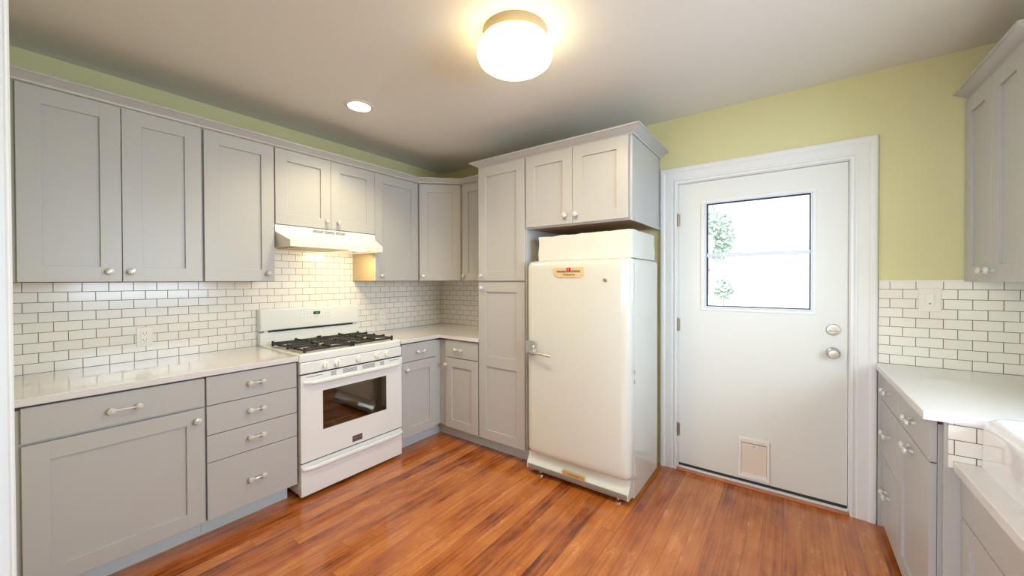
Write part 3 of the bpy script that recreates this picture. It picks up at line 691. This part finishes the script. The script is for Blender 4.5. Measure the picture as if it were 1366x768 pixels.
# oven door
bm = new_bm()
def dbx(*a): box(bm, *a)
dbx(0.002, oy0, 0.0, 0.029, 0.236, 0.788); dbx(oy1, SWD-0.002, 0.0, 0.029, 0.236, 0.788); dbx(oy0, oy1, 0.0, 0.029, 0.236, oz0); dbx(oy0, oy1, 0.0, 0.029, oz1, 0.788)
box(bm, 0.001, SWD-0.001, -0.004, 0.002, 0.715, 0.789, 0.002)
od = obj('oven_door', bm, M['enamel'], st)
bm = new_bm(); box(bm, oy0, oy1, 0.003, 0.007, oz0, oz1, mi=0); obj('oven_window', bm, M['ovenglass'], od)
bm = new_bm(); frame_rect(bm, oy0+0.0005, oy1-0.0005, oz0+0.0005, oz1-0.0005, 0.010, 0.0085, 0.026); obj('window_gasket', bm, M['cavity'], od)
def bar_handle(x0, x1, z, out, r, sag=0.0):
    bm = new_bm(); n = 16; pts = []
    for i in range(n+1):
        t = i/n; x = x0+(x1-x0)*t; k = min(1, min(t, 1-t)/0.07); k = math.sin(k*PI/2)
        pts.append((x, -0.004-out*k, z))
    tube(bm, pts, [r*(0.75+0.25*min(1, min(i, n-i)/2)) for i in range(n+1)], 12)
    for v in bm.verts: v.co.z = z+(v.co.z-z)*1.25
    return bm
obj('handle', bar_handle(0.020, SWD-0.020, 0.742, 0.030, 0.013), M['enamel'], od, smooth=True)
def slots(xa, xb, n, z=0.772, dz=0.0075, h=0.003):
    for i in range(n):
        bm = new_bm(); box(bm, xa, xb, -0.0046, -0.002, z-i*dz-h/2, z-i*dz+h/2); obj('vent_slot', bm, M['dark'], od)
slots(0.035, 0.140, 1, 0.775); slots(0.195, 0.232, 4, 0.781); slots(0.278, 0.385, 4, 0.781); slots(0.425, 0.525, 4, 0.781); slots(0.57, 0.605, 4, 0.781); slots(0.65, 0.74, 1, 0.775)
bm = new_bm(); bx0 = -1.487-SY0; bx1 = -1.412-SY0
box(bm, bx0, bx1, -0.003, 0.001, 0.256, 0.298, 0.001); bdg = obj('badge', bm, mat('dark_bronze_badge', (0.16, 0.13, 0.12), 0.35, metal=0.5), od)
tag(bdg, 'dark metal maker badge')
text_mesh('lettering', 'FRIGIDAIRE', 0.0125, 0.0004, M['nickel'], od, facing(((bx0+bx1)/2, -0.0034, 0.281)))
# lower drawer
bm = new_bm(); bevbox(bm, 0.002, SWD-0.002, 0.0, 0.029, 0.022, 0.228, lambda x, y, z: y < 0.1, 0.004, 2)
ld = obj('storage_drawer', bm, M['enamel'], st, smooth=True)
obj('handle', bar_handle(0.008, SWD-0.008, 0.197, 0.018, 0.014), M['enamel'], ld, smooth=True)
for (fx, fy) in ((0.06, 0.07), (SWD-0.06, 0.07), (0.06, 0.55), (SWD-0.06, 0.55)):
    bm = new_bm(); lathe(bm, [(0.018, 0.0), (0.018, 0.012), (0.008, 0.014), (0.008, 0.031)], 12, (fx, fy, 0), 'Z'); obj('foot', bm, M['black'], st)

# ================================================================== RANGE HOOD
hd = thing('range_hood', (UX, -1.8430, 1.615), 'white under-cabinet range hood with lit lamp above the stove', 'range hood', R90)
HW = 0.760
def L3(x, y, z): return (x, y, z-1.615)
bm = new_bm()
# shell: back box + sloping front, underside open with a lip (local y<0 is forward)
def quad(*v): return bm.faces.new([bm.verts.new(p) for p in v])
fy = -0.150; ins = 0.030
A = [(0.0, 0.0, 0.150), (HW, 0.0, 0.150)]             # top of sloping front
prof_pts = {}
top = 0.152; mid = 0.105
# outer skin as rings (x left/right), going: back top -> front top -> slope start -> lip top -> lip bottom
ringL = [(0.0, 0.335, top), (0.0, 0.004, top), (0.0, -0.004, mid), (ins, fy, 0.040), (ins, fy, 0.0), (0.0, 0.335, 0.0)]
ringR = [(HW-x, y, z) for x, y, z in ringL]
va = [bm.verts.new(p) for p in ringL]; vb = [bm.verts.new(p) for p in ringR]
for i in range(4): bm.faces.new((va[i], va[i+1], vb[i+1], vb[i]))
bm.faces.new(va); bm.faces.new(vb)
bm.faces.new((va[5], va[0], vb[0], vb[5]))
# rim underneath and recessed pan
q = 0.022
inn = [(0.015+ins*0.8, fy+q, 0.0), (HW-0.015-ins*0.8, fy+q, 0.0), (HW-0.02, 0.310, 0.0), (0.02, 0.310, 0.0)]
out = [va[4], vb[4], vb[5], va[5]]; iv = [bm.verts.new(p) for p in inn]; uv = [bm.verts.new((p[0], p[1], 0.030)) for p in inn]
for i in range(4):
    j = (i+1) % 4; bm.faces.new((out[i], out[j], iv[j], iv[i])); bm.faces.new((iv[i], iv[j], uv[j], uv[i]))
bm.faces.new(uv)
shell = obj('hood_shell', bm, M['hood'], hd)
bm = new_bm(); box(bm, 0.12, 0.50, fy+0.06, 0.26, 0.004, 0.028, 0.004); obj('grease_filter', bm, M['filter'], hd)
bm = new_bm(); box(bm, 0.53, 0.68, fy+0.07, 0.04, 0.010, 0.028, 0.004); hl = obj('lamp_lens', bm, M['hoodlens'], hd)
for k in range(3):
    xa = 0.250+k*0.085
    for z in (0.137, 0.130, 0.123):
        bm = new_bm(); yy = 0.004-(top-z)/(top-mid)*0.008; box(bm, xa, xa+0.078, yy-0.0008, yy+0.004, z-0.0018, z+0.0018); obj('vent_slot', bm, M['dark'], shell)
bm = new_bm(); box(bm, 0.525, 0.635, -0.002, 0.004, 0.113, 0.133, 0.001, mi=0)
for x in (0.545, 0.590): box(bm, x, x+0.022, -0.006, 0.0, 0.118, 0.128, 0.002, mi=1)
obj('switch_panel', bm, [M['plastic'], M['plate']], shell)
bpy.context.view_layer.update()
area_light('hood_lamp', (UX+0.02, -1.8430+0.60, 1.612), (-0.45, -0.25, -1), 0.14, 0.10, 2.3, (1.0, 0.82, 0.45))

# ================================================================== REFRIGERATOR
FX0, FX1 = 1.601, 2.357; FY = -0.622
fr = thing('refrigerator', ((FX0+FX1)/2, FY, 0), 'vintage white single-door refrigerator with chrome latch handle', 'refrigerator')
hwid = (FX1-FX0)/2
bm = new_bm(); bevbox(bm, -hwid, hwid, 0.0, 0.520, 0.028, 1.524, lambda x, y, z: (z > 0.9 and y > 0.1) or (y > 0.9 and abs(x-0.5) > 0.4), 0.030, 6)
fbody = obj('body', bm, M['fridge'], fr, smooth=True)
# pillow-shaped door
def fridge_door():
    bm = new_bm(); nx, nz = 56, 64; zc, hz = (0.148+1.520)/2, (1.520-0.148)/2; hx = hwid-0.001; D = 0.083
    def dmap(i, n):
        t = -1+2*i/n; return math.sin(t*PI/2)*0.35+t*0.65 if False else (math.copysign(1-(1-abs(t))**2.2, t))
    g = []
    for j in range(nz+1):
        t = dmap(j, nz); row = []
        for i in range(nx+1):
            s = dmap(i, nx)
            # rounded corners in elevation
            k = (max(0.0, 1-abs(s)**26))**(1/3.2)*(max(0.0, 1-abs(t)**40))**(1/3.2)
            bul = 0.010*(1-s*s)
            X = s*hx; Z = zc+t*hz
            # corner radius in elevation
            R = 0.035; ax, az = hx-abs(X), hz-abs(Z-zc)
            if ax < R and az < R:
                v = Vector((R-ax, R-az)); m_ = max(v.x, v.y)
                if v.length > 1e-9: v = v*(m_/v.length)
                X = math.copysign(hx-R+v.x, X) if s else X; Z = zc+math.copysign(hz-R+v.y, t)
            row.append(bm.verts.new((X, -0.006-(D-0.012)*k-bul*k, Z)))
        g.append(row)
    for j in range(nz):
        for i in range(nx): bm.faces.new((g[j][i], g[j][i+1], g[j+1][i+1], g[j+1][i]))
    # back face
    rim = [g[0][i] for i in range(nx)]+[g[j][nx] for j in range(nz)]+[g[nz][i] for i in range(nx, 0, -1)]+[g[j][0] for j in range(nz, 0, -1)]
    bk = [bm.verts.new((v.co.x, -0.003, v.co.z)) for v in rim]
    for i in range(len(rim)):
        j = (i+1) % len(rim); bm.faces.new((rim[i], rim[j], bk[j], bk[i]))
    bm.faces.new(bk)
    return bm
fdoor = obj('door', fridge_door(), M['fridge'], fr, smooth=True)
FD = -0.087         # y of the door's front, local
bm = new_bm(); box(bm, -hwid+0.006, hwid-0.006, -0.004, 0.001, 0.15, 1.515); obj('door_gasket', bm, M['plate'], fr)
# latch handle
def fl(px): return px-(FX0+FX1)/2
bm = new_bm()
x0 = fl(1.606)
box(bm, x0, x0+0.088, -0.097, -0.055, 0.858, 0.957, 0.006, seg=3)
box(bm, x0+0.014, x0+0.080, -0.112, -0.085, 0.868, 0.930, 0.010, seg=3)
hb = obj('latch_handle', bm, M['chrome'], fr, smooth=True)
bm = new_bm(); tube(bm, [(x0+0.060, -0.108, 0.882), (x0+0.100, -0.122, 0.879), (x0+0.150, -0.130, 0.876), (x0+0.218, -0.130, 0.872)], [0.013, 0.010, 0.0085, 0.0080], 12)
lathe(bm, [(0.010, 0), (0.010, 0.006), (0, 0.010)], 12, (x0+0.216, -0.130, 0.872), 'X', cap=False)
obj('lever', bm, M['chrome'], hb, smooth=True)
# badge
bx = fl(1.952); bz = 1.437
bm = new_bm()
P = [(-0.104, 0.033), (0.104, 0.033), (0.110, 0.024), (0.110, -0.014), (0.088, -0.022), (0.084, -0.033), (-0.084, -0.033), (-0.096, -0.022), (-0.110, -0.014), (-0.110, 0.022)]
a = [bm.verts.new((bx+x, FD-0.006, bz+z)) for x, z in P]; b_ = [bm.verts.new((bx+x*1.02, FD+0.006, bz+z*1.04)) for x, z in P]
bm.faces.new(a); bm.faces.new(b_)
for i in range(len(P)): j = (i+1) % len(P); bm.faces.new((a[i], a[j], b_[j], b_[i]))
bd = obj('badge', bm, M['gold_enamel'], fr); tag(bd, 'gold-coloured badge with a red jewel and script lettering')
bm = new_bm(); box(bm, bx-0.090, bx+0.086, FD-0.0078, FD-0.005, bz+0.000, bz+0.014, 0.001); obj('inlay', bm, M['nickel'], bd)
bm = new_bm(); bevbox(bm, bx-0.014, bx+0.014, FD-0.012, FD-0.005, bz+0.005, bz+0.030, lambda x, y, z: abs(x-.5) > .4 and z < 0.1, 0.008, 4, 0); box(bm, bx-0.004, bx+0.004, FD-0.013, FD-0.0115, bz+0.015, bz+0.020, 0.0, 1); obj('jewel', bm, [M['red'], M['plastic']], bd)
text_mesh('lettering', 'Hotpoint', 0.024, 0.0006, mat('brown_script_enamel', (0.33, 0.19, 0.07), 0.4, metal=0.2), bd, facing((bx, FD-0.0072, bz-0.014)), shear=0.25)
# key/screw on door
bm = new_bm(); lathe(bm, [(0.011, 0.0), (0.0105, -0.006), (0.006, -0.010), (0, -0.010)], 16, (fl(2.204), FD+0.004, 1.385), 'Y', cap=False)
box(bm, fl(2.204)-0.012, fl(2.204)+0.006, FD-0.009, FD-0.004, 1.387, 1.392); obj('lock', bm, M['hinge'], fr, smooth=True)
# hinges on the right edge
for z0_, z1_ in ((1.315, 1.45), (0.745, 0.825), (0.145, 0.29)):
    bm = new_bm(); box(bm, hwid-0.004, hwid+0.004, 0.004, 0.022, z0_, z1_, 0.002, mi=0)
    for zz in (z0_, z1_-0.016): box(bm, hwid-0.005, hwid+0.006, -0.006, 0.012, zz, zz+0.016, 0.002, mi=1)
    obj('hinge', bm, [M['fridge'], M['nickel']], fr)
# kick skirt: swept concave profile with rounded corners
def arc(cx, cy, r, a0, a1, n=8): return [(cx+r*math.cos(a0+(a1-a0)*i/n), cy+r*math.sin(a0+(a1-a0)*i/n)) for i in range(n+1)]
Rr = 0.022; yb = -0.040
# outward must be on the right of travel: go from right to left along the front would put outward on the... (travel +x, right side = -y)
pth = [(-hwid+0.002, yb), (hwid-0.012, yb)]
sk = [(-0.03, 0.146), (0.0, 0.146), (0.004, 0.130), (0.010, 0.110), (0.021, 0.092), (0.034, 0.080), (0.036, 0.074), (0.036, 0.040), (0.030, 0.036), (-0.03, 0.036)]
bm = new_bm(); sweep(bm, [(p[0], p[1]) for p in pth], sk)
box(bm, -hwid+0.03, hwid-0.034, -0.030, 0.0, 0.036, 0.146)
skirt = obj('kick_skirt', bm, M['fridge'], fr, smooth=True)
bm = new_bm(); fyk = yb-0.036
box(bm, fl(1.618), fl(2.338), fyk-0.005, fyk+0.001, 0.049, 0.0745, 0.002); obj('chrome_trim', bm, mat('dull_chrome_trim', (0.27, 0.29, 0.27), 0.25, metal=0.3), skirt)
bm = new_bm(); box(bm, fl(1.618), fl(2.338), fyk-0.003, fyk+0.001, 0.0445, 0.0485); obj('trim_stripe', bm, mat('brown_trim_line', (0.25, 0.06, 0.03), 0.4), skirt)
bm = new_bm(); a_ = [(fl(1.893), 0.0755), (fl(2.059), 0.0755), (fl(2.062), 0.103), (fl(1.896), 0.103)]
box(bm, fl(1.893), fl(2.060), fyk-0.004, fyk+0.026, 0.0735, 0.101, 0.001); pl = obj('name_plate', bm, M['brass'], skirt)
text_mesh('lettering', 'HOTPOINT', 0.017, 0.0005, mat('plate_lettering', (0.30, 0.24, 0.12), 0.4, metal=0.4), skirt, facing((fl(1.9765), fyk-0.0045, 0.087)))
for x in (fl(1.70), fl(2.27)):
    bm = new_bm(); lathe(bm, [(0.026, 0.0), (0.026, 0.006), (0.018, 0.012), (0.008, 0.014), (0.008, 0.038)], 16, (x, -0.040, 0), 'Z'); obj('foot', bm, M['chrome'], fr, smooth=True)
for x in (fl(1.66), fl(2.30)):
    bm = new_bm(); lathe(bm, [(0.02, 0.0), (0.02, 0.029)], 12, (x, 0.45, 0), 'Z'); obj('foot', bm, M['black'], fr)
# white carton lying on top
bm = new_bm(); x0, x1 = 1.655, 2.342; y0_, y1_ = -0.612, -0.150
n = 24
def wob(t): return 0.0035*math.sin(t*7.3)+0.002*math.sin(t*17.1+1)
ring_b, ring_t = [], []
pts = []
for i in range(n): t = i/n; pts.append((x0+(x1-x0)*t, y0_, t*3))
for i in range(10): t = i/10; pts.append((x1, y0_+(y1_-y0_)*t, 3+t))
for i in range(n): t = i/n; pts.append((x1-(x1-x0)*t, y1_, 5+t))
for i in range(10): t = i/10; pts.append((x0, y1_+(y0_-y1_)*t, 8+t))
rings = []
for zz, k in ((1.5255, 0.0), (1.58, 1.0), (1.64, 0.6), (1.692, 0.0), (1.697, -1)):
    rg = []
    for (x, y, t) in pts:
        cx_, cy_ = (x0+x1)/2, (y0_+y1_)/2; o = wob(t+zz*9)*abs(k)
        sh = 0.004 if k == -1 else 0
        rg.append(bm.verts.new((x-math.copysign(sh, x-cx_)+(o if abs(x-x1) < 1e-6 or abs(x-x0) < 1e-6 else 0), y-math.copysign(sh, y-cy_)+(o if y in (y0_, y1_) else 0), zz+(0.008*(x-x0)/(x1-x0) if zz > 1.65 else 0)+(wob(t*1.3)*0.5 if zz > 1.65 else 0))))
    rings.append(rg)
for a, b in zip(rings, rings[1:]):
    for i in range(len(a)): j = (i+1) % len(a); bm.faces.new((a[i], a[j], b[j], b[i]))
bm.faces.new(rings[0]); bm.faces.new(rings[-1])
carton = thing('carton', ((x0+x1)/2, (y0_+y1_)/2, 1.5255), 'flat white carton lying on top of the refrigerator', 'box')
bmesh.ops.translate(bm, vec=(-(x0+x1)/2, -(y0_+y1_)/2, -1.5255), verts=bm.verts)
obj('body', bm, M['card'], carton, smooth=True)
bm = new_bm(); box(bm, -0.07, 0.0, -(y1_-y0_)/2-0.004, -(y1_-y0_)/2+0.004, 0.001, 0.018, 0.001); tp = obj('tape', bm, M['plastic'], carton)

# ================================================================== RIGHT SIDE
RX = 3.5480; RR = -R90     # doors face -X; local x = -worldY
def rbody(bm):
    base_box(bm, 0.0, 0.944, W-RX-0.002, 0.075, 0.882)
    box(bm, 0.0145, 0.0155, -0.013, DT_+0.001, 0.0, 0.882)
cabinet('base_cabinet', 'grey base cabinet right of the back door with three stacked drawers and one door', (RX, -0.012), RR, rbody, [
    ('drawer', 0.018, 0.428, 0.722, 0.872, [('pull', 0.225, 0.800)]), ('drawer', 0.018, 0.428, 0.420, 0.717, [('pull', 0.225, 0.575)]), ('drawer', 0.018, 0.428, 0.045, 0.415, [('pull', 0.225, 0.262)]),
    ('drawer', 0.434, 0.945, 0.722, 0.872, [('pull', 0.720, 0.800)]), ('door', 0.434, 0.945, 0.045, 0.717, [('pull', 0.690, 0.675)])],
    toe=lambda bm: box(bm, 0.0, 0.962, 0.06, 0.62, 0.0, 0.075))
# end panel facing the camera with tile field above the sink counter
bm = new_bm(); box(bm, 3.577, W-0.001, -0.990, -0.9755, 0.0, 0.884, 0.001, mi=0)
ep = obj('end_panel', bm, [M['cab']]); tag(ep, 'grey end panel with white tile patch, facing the sink', 'panel')
bm = new_bm(); prism(bm, [(3.586, -0.9905), (W-0.002, -0.9905), (W-0.002, -0.996), (3.586, -0.996)], 0.752, 0.8835); box(bm, 3.586, 3.5975, -0.996, -0.9905, 0.728, 0.752)
obj('tile_patch', bm, M['tile_end'], ep)
slab_poly('countertop', [(3.524, -0.0125), (3.524, -1.000), (W-0.001, -1.000), (W-0.001, -0.0125)], 0.884, 0.914, 'white quartz countertop right of the back door, under the switch')
# sink run
cabinet('sink_base_cabinet', 'grey base cabinet under the white sink at the right edge', (3.618, -0.9905), RR, lambda bm: box(bm, 0.0, 1.972, DT_+0.001, W-3.618-0.002, 0.075, 0.7195), [
    ('drawer', 0.004, 0.92, 0.568, 0.715, []), ('door', 0.004, 0.46, 0.045, 0.562, []), ('door', 0.464, 0.92, 0.045, 0.562, []),
    ('drawer', 0.926, 1.96, 0.568, 0.715, []), ('door', 0.926, 1.44, 0.045, 0.562, []), ('door', 1.446, 1.96, 0.045, 0.562, [])],
    toe=lambda bm: box(bm, 0.0, 1.972, 0.06, 0.56, 0.0, 0.075))
slab_poly('countertop', [(3.598, -0.9965), (3.598, ROOM_F+0.001), (W-0.001, ROOM_F+0.001), (W-0.001, -0.9965)], 0.720, 0.752, 'lower white quartz counter carrying the sink at the right edge')
# sink: thick rounded apron tub
def rrect(x0, x1, y0, y1, r, n=8):
    return arc(x1-r, y1-r, r, 0, PI/2, n)+arc(x0+r, y1-r, r, PI/2, PI, n)+arc(x0+r, y0+r, r, PI, 1.5*PI, n)+arc(x1-r, y0+r, r, 1.5*PI, 2*PI, n)
sx0, sx1, sy0, sy1, sz = 3.655, 4.175, -2.02, -1.0035, 0.752
bm = new_bm(); layers = []
def ring(ins_, z, r): layers.append([bm.verts.new((x, y, z)) for x, y in rrect(sx0+ins_, sx1-ins_, sy0+ins_, sy1-ins_, r)])
H_ = 0.932
ring(0.004, sz, 0.026); ring(0.0, sz+0.006, 0.028); ring(0.0, H_-0.045, 0.034); ring(0.003, H_-0.022, 0.040); ring(0.012, H_-0.007, 0.055); ring(0.026, H_, 0.045); ring(0.062, H_, 0.04); ring(0.072, H_-0.006, 0.04); ring(0.080, H_-0.03, 0.04); ring(0.095, 0.79, 0.05); ring(0.12, 0.775, 0.05)
for a, b in zip(layers, layers[1:]):
    for i in range(len(a)): j = (i+1) % len(a); bm.faces.new((a[i], a[j], b[j], b[i]))
bm.faces.new(layers[0]); bm.faces.new(layers[-1])
sk_ = obj('basin', bm, M['sink'], smooth=True); sk_.name = 'farmhouse_sink'; tag(sk_, 'glossy white farmhouse sink standing on the lower counter', 'sink')

# right upper cabinet
RU = 3.858
cabinet('wall_cabinet', 'grey two-door wall cabinet on the right wall, at the right edge', (RU, -0.0025), RR,
        lambda bm: (box(bm, 0.0, 0.640, DT_+0.001, W-RU-0.002, 1.375, 2.300, mi=0), box(bm, 0.6395, 0.6412, DT_+0.003, W-RU-0.004, 1.376, 2.29, mi=1)), [
    ('door', 0.004, 0.3265, 1.374, 2.292, [('knob', 0.285, 1.424)]), ('door', 0.3295, 0.636, 1.374, 2.292, [('knob', 0.370, 1.424)])])
bm = new_bm(); sweep(bm, [(RU+0.018, -0.002), (RU+0.018, -0.6435), (W-0.002, -0.6435)], [(o*1.5, z) for o, z in crown_prof(2.3005)])
c = obj('crown_moulding', bm, [M['cab']]); tag(c, 'grey crown moulding atop the wall cabinet at the right edge', 'moulding')

# ================================================================== CEILING LAMPS
LX, LY = 2.078, -1.490
lt = thing('ceiling_light', (LX, LY, CEIL-0.15), 'round glowing white glass ceiling lamp', 'ceiling light')
bm = new_bm(); lathe(bm, [(0.152, 0.1495), (0.153, 0.140), (0.150, 0.106), (0.145, 0.100)], 48, (0, 0, 0)); obj('canopy', bm, M['basepan'], lt, smooth=True)
bm = new_bm(); lathe(bm, [(0.146, 0.106), (0.158, 0.100), (0.172, 0.080), (0.179, 0.055), (0.178, 0.035), (0.168, 0.012), (0.150, -0.002), (0.11, -0.014), (0.06, -0.021), (0.0, -0.023)], 48, (0, 0, 0), cap=False)
obj('glass_shade', bm, M['bulb'], lt, smooth=True)
dl = bpy.data.lights.new('lamp_glow', 'AREA'); dl.shape = 'DISK'; dl.size = 0.22; dl.energy = 11.5; dl.color = (1.0, 0.84, 0.56)
do = bpy.data.objects.new('lamp_glow', dl); COL.objects.link(do); do.location = (LX, LY, CEIL-0.150-0.027)
RLX, RLY = 0.790, -1.497
rl = thing('recessed_light', (RLX, RLY, CEIL-0.004), 'small round recessed ceiling downlight', 'ceiling light')
bm = new_bm(); lathe(bm, [(0.094, 0.0035), (0.094, 0.0), (0.090, -0.003), (0.072, -0.004), (0.070, 0.0035)], 40, (0, 0, 0), cap=False); obj('trim_ring', bm, M['ceil'], rl, smooth=True)
bm = new_bm(); lathe(bm, [(0.070, 0.0005), (0.05, -0.001), (0, -0.0015)], 40, (0, 0, 0), cap=False); obj('lamp_lens', bm, M['canlens'], rl, smooth=True)
l = bpy.data.lights.new('downlight_beam', 'SPOT'); l.energy = 46; l.color = (1.0, 0.85, 0.52); l.spot_size = math.radians(125); l.spot_blend = 0.7; l.shadow_soft_size = 0.06
lo = bpy.data.objects.new('downlight_beam', l); COL.objects.link(lo); lo.location = (RLX, RLY, CEIL-0.02)

# ================================================================== OUTSIDE the door window
bm = new_bm(); box(bm, -14, 16, 0.15, 22, -0.35, -0.25); tag(obj('patio_ground', bm, M['paving']), 'pale ground outside the back door', 'ground')
hs = thing('neighbour_house', (0.0, 13.0, -0.25), 'pale house seen faintly through the door window', 'house')
bm = new_bm(); box(bm, -6, 7, 0, 3, 0, 2.9); obj('wall', bm, M['stucco'], hs)
bm = new_bm(); bm2 = [bm.verts.new(p) for p in ((-6.3, -0.3, 2.9), (7.3, -0.3, 2.9), (7.3, 3.3, 2.9), (-6.3, 3.3, 2.9), (-5, 1.5, 3.6), (6, 1.5, 3.6))]
for f in ((0, 1, 5, 4), (2, 3, 4, 5), (0, 4, 3), (1, 2, 5), (0, 3, 2, 1)): bm.faces.new([bm2[i] for i in f])
obj('roof', bm, M['roofing'], hs)
bm = new_bm(); box(bm, -1.6, -0.5, -0.03, 0.02, 1.1, 2.1); obj('window', bm, M['alu'], hs)
bm = new_bm(); box(bm, -10, 12, 8.0, 8.1, -0.25, 1.0); tag(obj('garden_fence', bm, M['stucco']), 'low pale wall seen through the door window', 'fence')
def foliage(name, loc, r, n, label, cat, trunk=None):
    t = thing(name, loc, label, cat); bm = new_bm()
    for i in range(n):
        a, b_, q_ = random.uniform(0, 2*PI), random.uniform(-1, 1), random.random()**0.4
        c_ = Vector((math.cos(a)*math.sqrt(1-b_*b_), math.sin(a)*math.sqrt(1-b_*b_), b_))*r*q_; c_.z = c_.z*1.2+(r*1.15 if not trunk else trunk+r)
        d = Vector((random.uniform(-1, 1), random.uniform(-1, 1), random.uniform(-1, 1))).normalized(); e_ = d.orthogonal().normalized()*0.05; d = d*0.09
        bm.faces.new([bm.verts.new(c_+v) for v in (-d, e_, d, -e_)])
    obj('foliage', bm, M['leaf'], t)
    bm = new_bm(); tube(bm, [(0, 0, 0), (0.03, 0, (trunk or 0.2)), (0, 0.05, (trunk or 0.2)+r)], [r*0.09, r*0.06, 0.02], 8); obj('trunk' if trunk else 'stem', bm, M['bark'], t)
foliage('garden_tree', (1.12, 9.6, -0.25), 0.72, 1300, 'pale leafy tree seen faintly at upper left of the door window', 'tree', trunk=2.25)
foliage('garden_shrub', (1.80, 7.4, -0.25), 0.20, 300, 'green shrub seen faintly at lower left of the door window', 'shrub', trunk=1.22)

# repeats of one kind share a group
GROUPS = {'wall_cabinet': 'grey wall cabinets', 'base_cabinet': 'grey base cabinets with drawer and door', 'countertop': 'white quartz countertops',
          'crown_moulding': 'grey crown mouldings', 'wall_outlet': 'almond wall outlets'}
for o in sc.objects:
    k = o.name.split('.')[0]
    if o.parent is None and k in GROUPS and 'label' in o: o['group'] = GROUPS[k]
